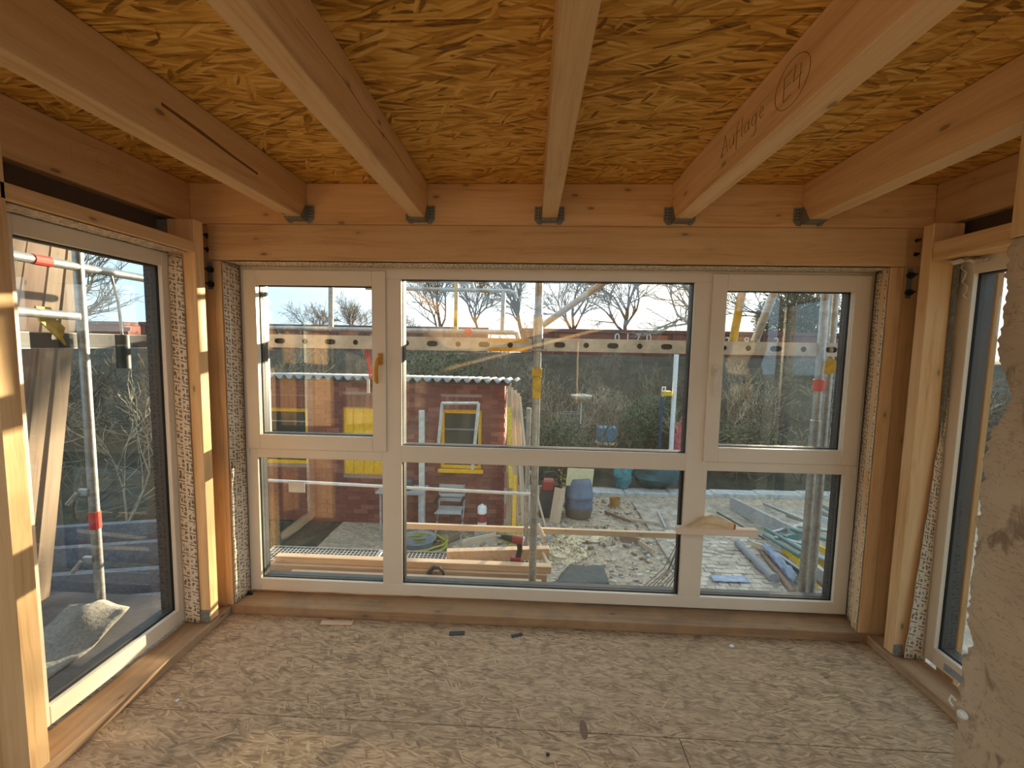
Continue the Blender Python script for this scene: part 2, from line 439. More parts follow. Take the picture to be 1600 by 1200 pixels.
# joist hangers
HL = ('leftmost joist', 'second joist from the left', 'middle joist', 'joist with the pencilled oval', 'rightmost joist')
for i, (a, b) in enumerate(JX):
    h = empty('joist_hanger', ((a + b) / 2, YN - 0.02, 2.09), 'dark zinc joist hanger holding the ' + HL[i], 'hanger', 'joist hangers on the rim beam')
    z0, z1 = 2.100, 2.178
    MB().box(a - 0.003, b + 0.003, YN - 0.075, YN - 0.003, z0, z0 + 0.004).build('seat', GALVD, h)
    for s, xe in ((-1, a), (1, b)):
        xa, xb = (xe - 0.0035, xe - 0.0005) if s < 0 else (xe + 0.0005, xe + 0.0035)
        MB().prism([(YN - 0.075, z0), (YN - 0.003, z0), (YN - 0.003, z1), (YN - 0.02, z1)], 0, xa, xb).build('side_cheek', GALVD, h)
        xo = xe + s * 0.036
        fl = MB().prism([(xe, z0 - 0.008), (xe + s * 0.02, z0 - 0.006), (xo, z0 + 0.014), (xo, z1), (xe, z1)][::(1 if s > 0 else -1)], 1, YN - 0.006, YN - 0.003).build('flange', GALVD, h)
        for k in range(4):
            for q in (0.012, 0.026):
                MB().tube([(xe + s * q, YN - 0.0085, z0 + 0.022 + k * 0.015), (xe + s * q, YN - 0.006, z0 + 0.022 + k * 0.015)], 0.0032, 6).build('nail_head', BOLT, fl)
# left and right side beams, headers, studs, corner posts, sill plates
lb_ = beam('edge_beam', -1.86, -1.75, -7.0, YN - 0.002, 2.086, ZC - 0.001, WY, 'dim pine edge beam along the left wall with a faint pencil oval')
beam('edge_beam', 1.89, 2.0, -7.0, YN - 0.002, 2.086, ZC - 0.001, WY, 'dim pine edge beam along the right wall under the ceiling')
beam('window_header', -1.745, -1.62, 1.30, 2.068, 1.914, 1.967, WY, 'pine header board above the left window')
beam('window_header', 1.76, 1.885, 1.27, 2.058, 1.905, 1.985, WY, 'pine header board above the right window')
beam('jamb_stud', -1.752, -1.62, 2.070, 2.130, 0.052, 2.07, WZ, 'slim pine stud between left window and corner, sunlit near the floor', 'stud')
beam('jamb_stud', 1.76, 1.892, 2.062, 2.116, 0.052, 2.07, WZ, 'pine stud between the right window and the corner', 'stud')
beam('window_stud', -1.642, -1.604, YN, YN + 0.14, 0.052, 1.906, WZ, 'pine stud directly left of the front window', 'stud')
beam('window_stud', 1.715, 1.778, YN, YN + 0.055, 0.052, 1.906, WZ, 'pine stud directly right of the front window', 'stud')
cpl = empty('corner_post', (-1.70, 2.3, 0), 'dark pine corner post with bolts left of the front window', 'post')
MB().box(-1.76, -1.645, YN + 0.012, YN + 0.14, 0.0, 2.084).build('post', WZ, cpl, bevel=0.002)
cpr = empty('corner_post', (1.83, 2.3, 0), 'dark pine corner post with bolts right of the front window', 'post')
MB().box(1.780, 1.90, YN + 0.012, YN + 0.14, 0.0, 2.084).build('post', WZ, cpr, bevel=0.002)
def bolt(p, x, z):
    b = MB().tube([(x, YN + 0.011, z), (x, YN - 0.002, z)], 0.016, 14).tube([(x, YN - 0.002, z), (x, YN - 0.016, z)], 0.0095, 6).tube([(x, YN - 0.016, z), (x, YN - 0.03, z)], 0.005, 8)
    b.build('bolt', BOLT, p)
for z in (2.027, 1.958, 1.859, 1.785): bolt(cpl, -1.662, z)
for z in (2.028, 1.963, 1.868, 1.787): bolt(cpr, 1.812, z)
for cx, par in ((-1.668, cpl), (1.812, cpr)):
    MB().box(cx - 0.012, cx + 0.012, YN + 0.008, YN + 0.011, 1.76, 1.90).build('steel_strap', GALVD, par)
# sill plates
beam('sill_plate', -1.64, 1.775, YN, YW + 0.14, 0.001, 0.051, WXd, 'stained pine sill plate on the floor under the front window', 'sill')
beam('sill_plate', -1.755, -1.615, 1.27, 2.218, 0.001, 0.046, WYd, 'dusty pine sill plate on the floor under the left window', 'sill')
beam('sill_plate', 1.757, 1.892, 1.27, 2.218, 0.001, 0.046, WYd, 'dusty pine sill plate on the floor under the right window', 'sill')
# foreground posts on the left and solid wall parts out of view
beam('side_post', -1.75, -1.62, 1.254, 1.316, 0.0, 2.084, WZ, 'pine jamb post at left picture edge with sun patches', 'post')
beam('wall_post', -2.30, -1.752, 1.254, 1.316, 0.0, 2.084, ORZ, 'amber wide post behind the jamb post at the far left picture edge', 'post')
wb_ = MB().box(-2.35, 2.0, -7.15, -7.01, -0.02, ZC).build('wall_back', plain('dim_boarding', (0.36, 0.235, 0.12), 0.85)); tag(wb_, 'timber boarded wall closing the room behind', kind='structure')
wl_ = MB().box(-2.35, -2.25, -7.0, 1.25, 0, ZC).build('wall_left', PLAST); tag(wl_, kind='structure')

# outer wall skins beside the windows (the bay is closed towards outside)
oskin = wood('outer_cladding', 'Z', (0.42, 0.30, 0.2), (0.33, 0.22, 0.14), (0.22, 0.14, 0.09))
ws = MB(); ws.box(-1.86, -1.80, 2.13, 2.5, -0.25, 2.28); ws.box(-1.86, -1.60, YN + 0.142, 2.5, -0.25, 2.28)
o = ws.build('wall_front_left', oskin); tag(o, kind='structure')
ws = MB(); ws.box(1.92, 1.97, 2.12, 2.5, -0.25, 2.28); ws.box(1.76, 1.97, YN + 0.142, 2.5, -0.25, 2.28)
o = ws.build('wall_front_right', oskin); tag(o, kind='structure')
o = MB().box(-1.60, 1.76, YN + 0.142, 2.5, 1.915, 2.288).build('wall_front_top', oskin); tag(o, kind='structure')
o = MB().box(-1.86, 1.97, 2.40, 2.5, -0.30, 0.0).build('wall_front_base', oskin); tag(o, kind='structure')
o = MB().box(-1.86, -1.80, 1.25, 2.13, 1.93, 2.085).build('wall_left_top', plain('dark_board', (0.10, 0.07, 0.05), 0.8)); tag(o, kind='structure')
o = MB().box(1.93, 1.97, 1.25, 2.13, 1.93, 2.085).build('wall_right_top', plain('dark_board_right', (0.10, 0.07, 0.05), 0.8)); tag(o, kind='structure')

# plastered wall on the right, ragged at its broken edge
def plaster_wall():
    g = []; ny, nz = 90, 230; y1 = 1.252
    for i in range(nz + 1):
        z = 1.80 * i / nz; row = []
        e = 0.012 * mnoise.noise(Vector((z * 4.0, 3.1, 0))) + 0.012 * mnoise.noise(Vector((z * 23.0, 9.1, 0))) + 0.012 * mnoise.noise(Vector((z * 70.0, 1.1, 0)))
        e += -0.05 * max(0, 1 - abs(z - 1.38) / 0.12)
        for j in range(ny + 1):
            t = (j / ny); y = y1 - (1 - t) ** 1.8 * 8.2
            near = max(0, 1 - (y1 - y) / 0.12)
            x = 1.252 + 0.008 * mnoise.noise(Vector((y * 4, z * 4, 0))) + 0.004 * mnoise.noise(Vector((y * 22, z * 22, 5)))
            gouge = max(0, mnoise.noise(Vector((y * 11, z * 8, 11))) - 0.18) * (0.4 + near) + 0.2 * max(0, mnoise.noise(Vector((y * 40, z * 30, 3))) - 0.4)
            x += gouge * 0.05 + near ** 3 * 0.015
            row.append((x, y + e * near + 0, z))
        g.append(row)
    m = MB(); m.sheet(g)
    back = [[(1.30 + 0.02 * mnoise.noise(Vector((z_ * 9, 4.4, k))), p[1] - 0.004 * k, z_) for k in range(1)] for (p, z_) in [(r[-1], r[-1][2]) for r in g]]
    g2 = [[r[-1], (r[-1][0] + 0.05, r[-1][1] - 0.02, r[-1][2]), (r[-1][0] + 0.62, r[-1][1] - 0.10, r[-1][2])] for r in g]
    m.sheet(g2)
    m.sheet([[(1.252, p[1], 1.80) for p in g[-1]], [(1.80, p[1], 1.80) for p in g[-1]]])
    return m.build('wall_right', PLAST, smooth=True)
wr = plaster_wall(); tag(wr, 'rough ochre plastered wall with a broken ragged edge on the right', kind='structure')
beam('timber_post', 1.245, 1.60, 1.02, 1.235, 1.80, 2.285, WZ, 'knotty pale timber above the broken plaster at the right edge', 'post')
sb = empty('socket_box', (1.262, 1.225, 0.50), 'small white plug stuck in the broken plaster edge near the floor', 'plug')
MB().lathe([(0.011, 0), (0.013, 0.004), (0.011, 0.012), (0.007, 0.016)], n=14).build('plug', WHITE, None, loc=(1.252, 1.215, 0.475), rot=(0, -R(90), 0)); bpy.context.view_layer.objects.active = None
_p = bpy.data.objects['plug']; setpar(_p, sb)
_p = MB().tube([(1.246, 1.238, 0.498), (1.240, 1.245, 0.508), (1.240, 1.250, 0.488), (1.246, 1.244, 0.476)], 0.0022, 6).build('wire_loop', PAPER, sb)

# pencil marks
PENC = plain('pencil_graphite', (0.22, 0.11, 0.045), 0.7)
def strokes(name, parent, polys, origin, sx, sz, x, side, r=0.0008):
    m = MB()
    for pl in polys:
        m.tube([(x, origin[0] + side * u * sx, origin[1] + v * sz) for (u, v) in pl], r, 4)
    return m.build(name, PENC, parent)
def oval(cx, cy, rx, ry, n=26, tilt=0.0):
    return [(cx + rx * math.cos(2 * math.pi * i / n) * math.cos(tilt) - ry * math.sin(2 * math.pi * i / n) * math.sin(tilt),
             cy + rx * math.cos(2 * math.pi * i / n) * math.sin(tilt) + ry * math.sin(2 * math.pi * i / n) * math.cos(tilt)) for i in range(n + 1)]
auf = [[(0, 0), (.28, 1.0), (.5, 0)], [(.1, .38), (.42, .38)],                              # A
       [(.62, .55), (.62, .15), (.72, .0), (.85, .1), (.92, .55)], [(.92, .55), (.92, .1), (1.0, 0)],  # u
       [(1.28, .95), (1.18, 1.0), (1.12, .8), (1.12, -.35)], [(1.0, .5), (1.3, .5)],         # f
       [(1.45, 1.0), (1.45, .08), (1.53, 0)],                                                # l
       oval(1.76, .27, .13, .26, 12), [(1.9, .55), (1.9, .08), (1.97, 0)],                   # a
       oval(2.2, .27, .13, .26, 12), [(2.34, .55), (2.34, -.35), (2.2, -.5), (2.08, -.4)],   # g
       [(2.5, .28), (2.72, .32), (2.66, .52), (2.55, .5), (2.5, .25), (2.58, .02), (2.74, .08)]]  # e
mk = strokes('pencil_word', joists[3], auf, (1.66, 2.178), 0.105, 0.062, 0.6612, -1)
ov = [oval(0, 0, 1.0, 1.0), [(-.45, .5), (-.45, -.55)], [(-.45, .5), (.0, .55)], [(-.45, .05), (-.05, .05)], [(-.45, -.55), (0, -.5)], [(.2, .6), (.1, -.05), (.6, .0)], [(.5, .45), (.45, -.6)]]
strokes('pencil_oval', joists[3], ov, (1.235, 2.192), 0.078, 0.058, 0.6612, -1)
strokes('pencil_oval', lb_, [oval(0, 0, 1.0, 1.0)] + ov[1:] + [[(-2.1, -.5), (-2.1, .5), (-1.8, 0), (-1.5, .5), (-1.5, -.5)]], (1.785, 2.195), 0.095, 0.062, -1.7502, 1, 0.0005)
# sap streak on the leftmost joist
SAP = plain('dark_sap', (0.20, 0.085, 0.025), 0.5)
MB().sheet([[(-1.1412, 1.35, 2.205), (-1.1412, 1.35, 2.215)], [(-1.1412, 1.5, 2.195), (-1.1412, 1.5, 2.209)], [(-1.1412, 1.68, 2.183), (-1.1412, 1.68, 2.193)], [(-1.1412, 1.82, 2.176), (-1.1412, 1.82, 2.186)]]).build('sap_streak', SAP, joists[0])
# crack on the second joist
MB().tube([(-0.5296, 1.0, 2.2), (-0.5296, 1.25, 2.212), (-0.5296, 1.4, 2.205), (-0.5296, 1.62, 2.218), (-0.5296, 1.95, 2.212)], [0.0006, 0.0014, 0.001, 0.0014, 0.0005], 4).build('crack', SAP, joists[1])

# ------------------------------------------------------------------ windows
def rect_ring(m, plane, o, i, d0, d1):
    """ring between outer rect o and inner rect i, extruded in depth d0..d1; plane 'Y' (a=x) or 'X' (a=y)"""
    def bx(a0, a1, z0, z1):
        if a1 - a0 < 1e-5 or z1 - z0 < 1e-5: return
        if plane == 'Y': m.box(a0, a1, d0, d1, z0, z1)
        else: m.box(d0, d1, a0, a1, z0, z1)
    (oa0, oa1, oz0, oz1), (ia0, ia1, iz0, iz1) = o, i
    bx(oa0, ia0, oz0, oz1); bx(ia1, oa1, oz0, oz1); bx(ia0, ia1, oz0, iz0); bx(ia0, ia1, iz1, oz1)
    return m

def slab(plane, a0, a1, d0, d1, z0, z1):
    m = MB()
    return m.box(a0, a1, d0, d1, z0, z1) if plane == 'Y' else m.box(d0, d1, a0, a1, z0, z1)

def handle(parent, x, z, y, mat):
    m = MB()
    m.tube([(x, y, z + 0.03), (x, y, z - 0.03)], 0.013, 10)
    m.box(x - 0.013, x + 0.013, y - 0.006, y + 0.004, z - 0.032, z + 0.032)
    m.tube([(x, y, z), (x, y - 0.038, z)], 0.009, 10)
    m.tube([(x, y - 0.036, z + 0.006), (x - 0.004, y - 0.042, z - 0.015), (x - 0.010, y - 0.043, z - 0.06), (x - 0.010, y - 0.040, z - 0.115), (x - 0.006, y - 0.036, z - 0.130)], [0.009, 0.0105, 0.0105, 0.010, 0.007], 10)
    return m.build('handle', mat, parent, smooth=True)

# front window
win = empty('window_1', (0.075, YW, 0.052), kind='structure'); tag(win, 'wide white front window of six panes looking onto the building yard')
OUT = (-1.597, 1.750, 0.063, 1.908)
cells = dict(LU=(-1.555, -0.812, 0.918, 1.862), LB=(-1.533, -0.818, 0.129, 0.843), CU=(-0.708, 0.846, 0.932, 1.843), CB=(-0.706, 0.838, 0.130, 0.840), RU=(0.952, 1.705, 0.918, 1.862), RB=(0.962, 1.677, 0.130, 0.845))
glz = dict(cells); glz['LU'] = (-1.505, -0.865, 0.977, 1.803); glz['RU'] = (1.007, 1.648, 0.974, 1.804)
def full_frame(mat, name, d0, d1, src, bev=0.002):
    """frame bars: four sides, two mullions, transoms - each bar one part"""
    L, B, T, Rr = src['LB'], src['CB'], src['CU'], src['RB']
    def bar(nm, a0, a1, z0, z1): MB().box(a0, a1, d0, d1, z0, z1).build(nm, mat, win, bevel=bev)
    bar(name + '_jamb', OUT[0], L[0], OUT[2], OUT[3]); bar(name + '_jamb', Rr[1], OUT[1], OUT[2], OUT[3])
    bar(name + '_sill', L[0], Rr[1], OUT[2], L[2]); bar(name + '_head', L[0], Rr[1], T[3], OUT[3])
    bar(name + '_mullion', L[1], T[0], L[2], T[3]); bar(name + '_mullion', T[1], Rr[0], L[2], T[3])
    bar(name + '_transom', L[0], L[1], L[3], 0.922); bar(name + '_transom', T[0], T[1], B[3], T[2]); bar(name + '_transom', Rr[0], Rr[1], L[3], 0.922)
full_frame(PVC, 'frame', YW, YW + 0.022, cells)
full_frame(ANTH, 'outer_frame', YW + 0.050, YW + 0.092, cells, 0.0)
for k, c in glz.items():
    par = win; dy = 0.0
    if k in ('LU', 'RU'):
        so_ = (-1.575, -0.790, 0.897, 1.882) if k == 'LU' else (0.931, 1.728, 0.897, 1.886)
        sash = MB(); rect_ring(sash, 'Y', so_, c, YW - 0.014, YW - 0.0005)
        par = sash.build('sash', PVC, win, bevel=0.0025)
        inn = cells[k]
        so2 = MB(); rect_ring(so2, 'Y', inn, c, YW + 0.0005, YW + 0.020); so2.build('sash_rebate', PVC, par)
        so3 = MB(); rect_ring(so3, 'Y', inn, c, YW + 0.052, YW + 0.085); so3.build('sash_outer', ANTH, par)
        bead = MB(); rect_ring(bead, 'Y', (so_[0] + 0.002, so_[1] - 0.002, so_[2] + 0.002, so_[3] - 0.002), (so_[0] + 0.006, so_[1] - 0.006, so_[2] + 0.006, so_[3] - 0.006), YW - 0.0150, YW - 0.0140); 
        if k == 'LU': handle(par, -0.818, 1.412, YW - 0.016, AMBER)
        else: handle(par, 0.962, 1.385, YW - 0.016, PVC)
    gk = MB(); rect_ring(gk, 'Y', (c[0] - 0.001, c[1] + 0.001, c[2] - 0.001, c[3] + 0.001), (c[0] + 0.004, c[1] - 0.004, c[2] + 0.004, c[3] - 0.004), YW + 0.0215, YW + 0.0245)
    gk.build('gasket', RUB, par)
    sp = MB(); rect_ring(sp, 'Y', (c[0] - 0.008, c[1] + 0.008, c[2] - 0.008, c[3] + 0.008), (c[0] + 0.003, c[1] - 0.003, c[2] + 0.003, c[3] - 0.003), YW + 0.0275, YW + 0.0455)
    sp.build('glass_spacer', RUB, par)
    MB().box(c[0] - 0.010, c[1] + 0.010, YW + 0.025, YW + 0.0275, c[2] - 0.010, c[3] + 0.010).build('glass_pane', GLASS, par)
    gk = MB(); rect_ring(gk, 'Y', (c[0] - 0.001, c[1] + 0.001, c[2] - 0.001, c[3] + 0.001), (c[0] + 0.004, c[1] - 0.004, c[2] + 0.004, c[3] - 0.004), YW + 0.046, YW + 0.0495)
    gk.build('outer_gasket', RUB, par)
for (x, z) in ((-1.578, 0.872), (1.733, 0.868)):
    MB().box(x - 0.006, x + 0.006, YW - 0.008, YW, z - 0.02, z + 0.02).build('hinge_cap', PVC, win, bevel=0.002)
MB().box(-1.560, -1.532, 2.470, 2.505, 0.90, 1.90).build('upright_strip', GALV, win, bevel=0.002)  # upright galvanised strip outside the upper left pane
st = MB().box(-1.371, -1.276, YW + 0.0235, YW + 0.0245, 0.639, 0.704).build('pane_sticker', PAPER); tag(st, 'white paper sticker on the lower left pane of the front window', 'sticker')

def side_window(name, X, sgn, oy0, oy1, iy0, iy1, label):
    """sgn = direction towards outside"""
    o = empty(name, (X, (oy0 + oy1) / 2, 0.06), kind='structure'); tag(o, label)
    oz0, oz1, iz0, iz1 = 0.063, 1.908, 0.137, 1.842
    for nm, (a0, a1, z0, z1) in (('frame_jamb', (oy0, iy0, oz0, oz1)), ('frame_jamb', (iy1, oy1, oz0, oz1)), ('frame_sill', (iy0, iy1, oz0, iz0)), ('frame_head', (iy0, iy1, iz1, oz1))):
        MB().box(X, X + sgn * 0.022, a0, a1, z0, z1).build(nm, PVC, o, bevel=0.002)
        MB().box(X + sgn * 0.050, X + sgn * 0.092, a0, a1, z0, z1).build('outer_' + nm, ANTH, o)
    c = (iy0, iy1, iz0, iz1)
    big = (iy0 - .008, iy1 + .008, iz0 - .008, iz1 + .008); sm = (iy0 + .004, iy1 - .004, iz0 + .004, iz1 - .004)
    rect_ring(MB(), 'X', c, sm, 0, 1)
    g = MB(); rect_ring(g, 'X', (iy0 - .001, iy1 + .001, iz0 - .001, iz1 + .001), sm, X + sgn * 0.0215, X + sgn * 0.0245); g.build('gasket', RUB, o)
    g = MB(); rect_ring(g, 'X', big, sm, X + sgn * 0.0275, X + sgn * 0.0495); g.build('glass_spacer', RUB, o)
    MB().box(X + sgn * 0.025, X + sgn * 0.0275, iy0 - .01, iy1 + .01, iz0 - .01, iz1 + .01).build('glass_pane', GLASS, o)
    return o
side_window('window_2', -1.750, -1, 1.345, 2.106, 1.432, 2.027, 'tall white single pane window in the left wall')
w3 = side_window('window_3', 1.890, 1, 1.29, 2.064, 1.36, 2.0, 'tall white single pane window behind the plaster wall on the right')
MB().box(1.8892, 1.890, 1.86, 1.945, 0.075, 0.108).build('rating_plate', plain('grey_plate', (0.35, 0.36, 0.36), 0.4), w3)

# ------------------------------------------------------------------ joint tapes
def tape(name, p00, p01, p10, p11, label, nu=8, nv=60, amp=0.004, nrm=(1, 0, 0), seed=0, taper=None):
    """p00->p01 across at start, p10->p11 across at end (metres)"""
    p00, p01, p10, p11 = map(Vector, (p00, p01, p10, p11)); nrm = Vector(nrm)
    L = ((p10 - p00).length + (p11 - p01).length) / 2; W = max((p01 - p00).length, (p11 - p10).length)
    g = []; uv = []
    for i in range(nv + 1):
        t = i / nv; row = []; ru = []
        for j in range(nu + 1):
            s = j / nu
            p = (p00 * (1 - s) + p01 * s) * (1 - t) + (p10 * (1 - s) + p11 * s) * t
            k = mnoise.noise(Vector((s * 2.0, t * L * 9, seed))) + 0.5 * mnoise.noise(Vector((s * 5.0, t * L * 30, seed + 3)))
            p = p + nrm * (amp * k + amp * 1.1)
            row.append(p); ru.append((s * W, t * L))
        g.append(row); uv.append(ru)
    m = MB(); m.sheet(g, 0, uv)
    o = m.build(name, TAPE, smooth=True)
    md = o.modifiers.new('thickness', 'SOLIDIFY'); md.thickness = 0.0012; md.offset = -1
    return tag(o, label, 'tape', 'printed joint tapes around the windows')
tape('joint_tape', (-1.602, 2.225, 0.055), (-1.600, 2.352, 0.055), (-1.602, 2.225, 1.900), (-1.600, 2.352, 1.900), 'printed cream tape down the left reveal of the front window', nrm=(1, 0, 0), seed=1)
tape('joint_tape', (1.752, 2.352, 0.055), (1.713, 2.225, 0.055), (1.752, 2.352, 1.900), (1.713, 2.225, 1.900), 'printed cream tape down the right reveal of the front window', nrm=(-0.95, -0.3, 0), seed=2, nu=8)
tape('joint_tape', (-1.58, 2.225, 1.904), (-1.58, 2.352, 1.904), (1.73, 2.225, 1.904), (1.73, 2.352, 1.904), 'printed cream tape along the top of the front window', nrm=(0, 0, -1), amp=0.002, nv=110, seed=3)
tape('joint_tape', (-1.748, 2.066, 0.052), (-1.668, 2.066, 0.052), (-1.748, 2.066, 1.900), (-1.678, 2.066, 1.900), 'printed cream tape between the left window and its stud', nrm=(0, -1, 0), seed=4)
tape('joint_tape', (-1.635, 1.33, 1.912), (-1.742, 1.33, 1.912), (-1.635, 2.05, 1.912), (-1.742, 2.05, 1.912), 'printed cream tape under the header of the left window', nrm=(0, 0, -1), amp=0.002, seed=5, nv=30)
tape('joint_tape', (1.797, 2.045, 0.052), (1.886, 2.050, 0.052), (1.872, 2.055, 1.30), (1.886, 2.055, 1.30), 'loose printed tape tapering up beside the right window', nrm=(0, -1, 0), amp=0.005, seed=6)
foam = MB(); foam.tube([(1.876, 2.056, 0.9), (1.872, 2.055, 1.3), (1.866, 2.054, 1.6), (1.868, 2.054, 1.88)], [0.004, 0.012, 0.010, 0.013], 8)
o = foam.build('foam_seam', plain('grey_foam', (0.17, 0.165, 0.14), 0.9, 0, 0.4, 60)); tag(o, 'dark grey foam seam beside the upper right window frame', 'foam')
cr = MB(); cr.sheet([[Vector((1.80 + 0.09 * i / 6, 2.03 + 0.02 * math.sin(i * 1.3) - 0.10 * j / 6, 1.892 + 0.006 * math.sin(i * 2 + j) + 0.008 * math.cos(j * 1.7))) for j in range(7)] for i in range(7)])
cr.sheet([[Vector((1.872 - 0.006 * math.sin(j), 2.03 + 0.012 * math.sin(i * 2.0) - 0.004 * i, 1.89 - 0.16 * i / 8)) + Vector((0.004 * j, 0.004 * j, 0)) for j in range(4)] for i in range(9)])
o = cr.build('torn_film', plain('white_film', (0.66, 0.60, 0.54), 0.5), smooth=True); tag(o, 'torn white film hanging at top of right window', 'film')
o.modifiers.new('thickness', 'SOLIDIFY').thickness = 0.0012
br = MB().box(-1.690, -1.619, 2.064, 2.0685, 0.052, 0.115).build('angle_bracket', GALVD); tag(br, 'small zinc angle bracket at foot of the left stud', 'bracket')
br = MB().box(1.762, 1.80, 2.055, 2.061, 0.052, 0.105).build('angle_bracket', GALVD); tag(br, 'small zinc angle bracket at foot of the right stud', 'bracket')
br = MB().box(-1.80, -1.75, 2.066, 2.0695, 1.985, 2.066).build('beam_bracket', GALVD); tag(br, 'dark zinc plate in the gap above the left window header', 'bracket')
# black mastic smears at the lower window corner
for (x, y, z, lb) in ((-1.60, 2.33, 0.052, 'black sealant smear at lower left corner of the front window'),):
    o = MB().blob((x, y, z), 0.03, 0.02, 0.012 if z < 0.1 else 0.05, seed=x, amp=0.7).build('sealant_smear', RUB, smooth=True); tag(o, lb, 'sealant')

# ------------------------------------------------------------------ floor litter
def chip(p, L, W, H, rz, mat, name, label):
    o = MB().box(-L / 2, L / 2, -W / 2, W / 2, 0, H).build(name, mat, None, loc=p, rot=(0, 0, rz), bevel=min(H, W) * 0.2); tag(o, label, 'offcut'); return o
chip(atZ(527, 974, 0.0), 0.17, 0.035, 0.008, 0.05, PALEX, 'wood_offcut', 'pale flat wood offcut lying by the front sill plate')
chip(atZ(808, 993, 0.0), 0.06, 0.02, 0.004, 0.4, BLACK, 'dark_chip', 'black chip on the floor below the middle of the window')
chip(atZ(714, 990, 0.0), 0.08, 0.03, 0.004, 0.1, BLACK, 'dark_chip', 'dark scrap on the floor near the front sill')
chip(atZ(1143, 1011, 0.0), 0.022, 0.016, 0.010, 0.4, WHITE, 'foam_crumb', 'white crumb on the floor near the right end of sill')
chip(atZ(277, 1096, 0.0), 0.012, 0.010, 0.008, 0.9, WHITE, 'foam_crumb', 'pale crumb on the floor near the left sill plate')
chip(atZ(856, 1180, 0.0), 0.012, 0.010, 0.008, 0.2, BLACK, 'dark_crumb', 'small black crumb on the floor near the camera')
for i, (px, py, a) in enumerate(((350, 1150, 0.5), (318, 1070, 0.6), (465, 972, 0.5), (1195, 1035, -0.7), (1040, 1100, 0.9), (930, 1018, 0.2))):
    chip(atZ(px, py, 0.0), 0.07, 0.006, 0.002, a, PALEX, 'wood_splinter', ('thin splinter on the floor, nearest to camera at left', 'thin splinter on the floor by the left sill plate', 'thin splinter on the floor at the left corner', 'thin splinter on the floor at the right', 'thin splinter on the floor right of the middle', 'thin splinter on the floor near the sill middle')[i])
stn = NT('reddish_stain', 0.8); stn.base((0.20, 0.115, 0.08)); stn = stn.m
o = MB().lathe([(0.0001, 0.0004), (0.02, 0.0006), (0.035, 0.0004)], n=16).build('floor_stain', stn, None, loc=atZ(912, 1140, 0.0) + Vector((0, 0, 0.0003)), rot=(0, 0, 0)); o.scale = (0.45, 1.3, 1); tag(o, 'reddish brown stain on the floor near camera', 'stain')

# ------------------------------------------------------------------ short board and paper bag at the mullion
o = MB().box(0.806, 1.232, 2.318, YW - 0.001, 0.500, 0.537).build('cross_batten', wood('light_batten_x', 'X', (0.86, 0.70, 0.55), (0.78, 0.60, 0.45), (0.66, 0.47, 0.33), knots=0.3), bevel=0.002); tag(o, 'short pale batten fixed across the right mullion of the front window', 'batten')
def bag():
    g = []; c = atY(1112, 832, 2.335); n = 16
    prof = [(-0.125, 0.0), (-0.08, 0.03), (-0.045, 0.062), (-0.005, 0.071), (0.045, 0.058), (0.092, 0.040), (0.113, 0.028), (0.113, 0.0)]
    m = MB()
    for yy in (0, 1, 2, 3, 4):
        row = []
        for i, (u, v) in enumerate(prof):
            k = mnoise.noise(Vector((u * 25, yy * 1.3, 2)))
            row.append((c.x + u + 0.006 * k, 2.318 + 0.010 * yy + 0.004 * k, 0.538 + v * (1 - 0.10 * abs(yy - 2)) + 0.006 * k * (v > 0)))
        g.append(row)
    m.sheet(g)
    f0 = len(m.v); m.f.append(tuple(range(len(prof)))[::-1]); m.m.append(0)
    m.f.append(tuple(range(4 * len(prof), 5 * len(prof)))); m.m.append(0)
    fold = MB().tube([(c.x - 0.09, 2.3135, 0.552), (c.x - 0.04, 2.313, 0.566), (c.x + 0.01, 2.313, 0.562), (c.x + 0.075, 2.313, 0.548)], 0.003, 5)
    root = empty('paper_bag', (c.x, 2.338, 0.538), 'crumpled brown paper bag lying on the short batten', 'bag')
    m.build('bag_body', KRAFT, root, smooth=False); fold.build('fold', KRAFT, root)
    MB().prism([(c.x + 0.104, 0.540), (c.x + 0.1165, 0.540), (c.x + 0.1165, 0.566), (c.x + 0.108, 0.566)], 1, 2.316, 2.357).build('red_flap', plain('red_print', (0.5, 0.12, 0.06), 0.8), root)
bag()

# ------------------------------------------------------------------ ground outside
ZG = -1.8
def ground_mat():
    t = NT('yard_ground', 0.95); c = t.coord()
    n1 = t.noise(c, 0.7, 6, 0.65); n2 = t.noise(c, 9, 6, 0.7); n3 = t.voro(c, 22, out='Color')
    col = t.ramp(n2, [(0.25, (0.24, 0.165, 0.105)), (0.5, (0.56, 0.42, 0.29)), (0.75, (0.76, 0.61, 0.46))])
    col = t.mix(t.mapr(n1, 0.45, 0.65, 0, 0.6), col, (0.48, 0.36, 0.235))
    col = t.mix(0.25, col, t.sep(n3)[0], 'MULTIPLY')
    t.base(col); t.bump(t.math('ADD', n2, t.math('MULTIPLY', t.voro(c, 16), 0.6)), 0.9, 0.06)
    return t.m
GROUND = ground_mat()
def bank_mat():
    t = NT('bank_soil', 0.95); c = t.coord(); n = t.noise(c, 1.3, 7, 0.7); n2 = t.noise(c, 12, 4, 0.6)
    col = t.ramp(n, [(0.3, (0.026, 0.022, 0.015)), (0.5, (0.048, 0.042, 0.024)), (0.68, (0.09, 0.075, 0.046))])
    col = t.mix(t.mapr(n2, 0.6, 0.8, 0, 0.4), col, (0.09, 0.12, 0.04))
    t.base(col); t.bump(n2, 0.8, 0.1); return t.m
m = MB(); g = []
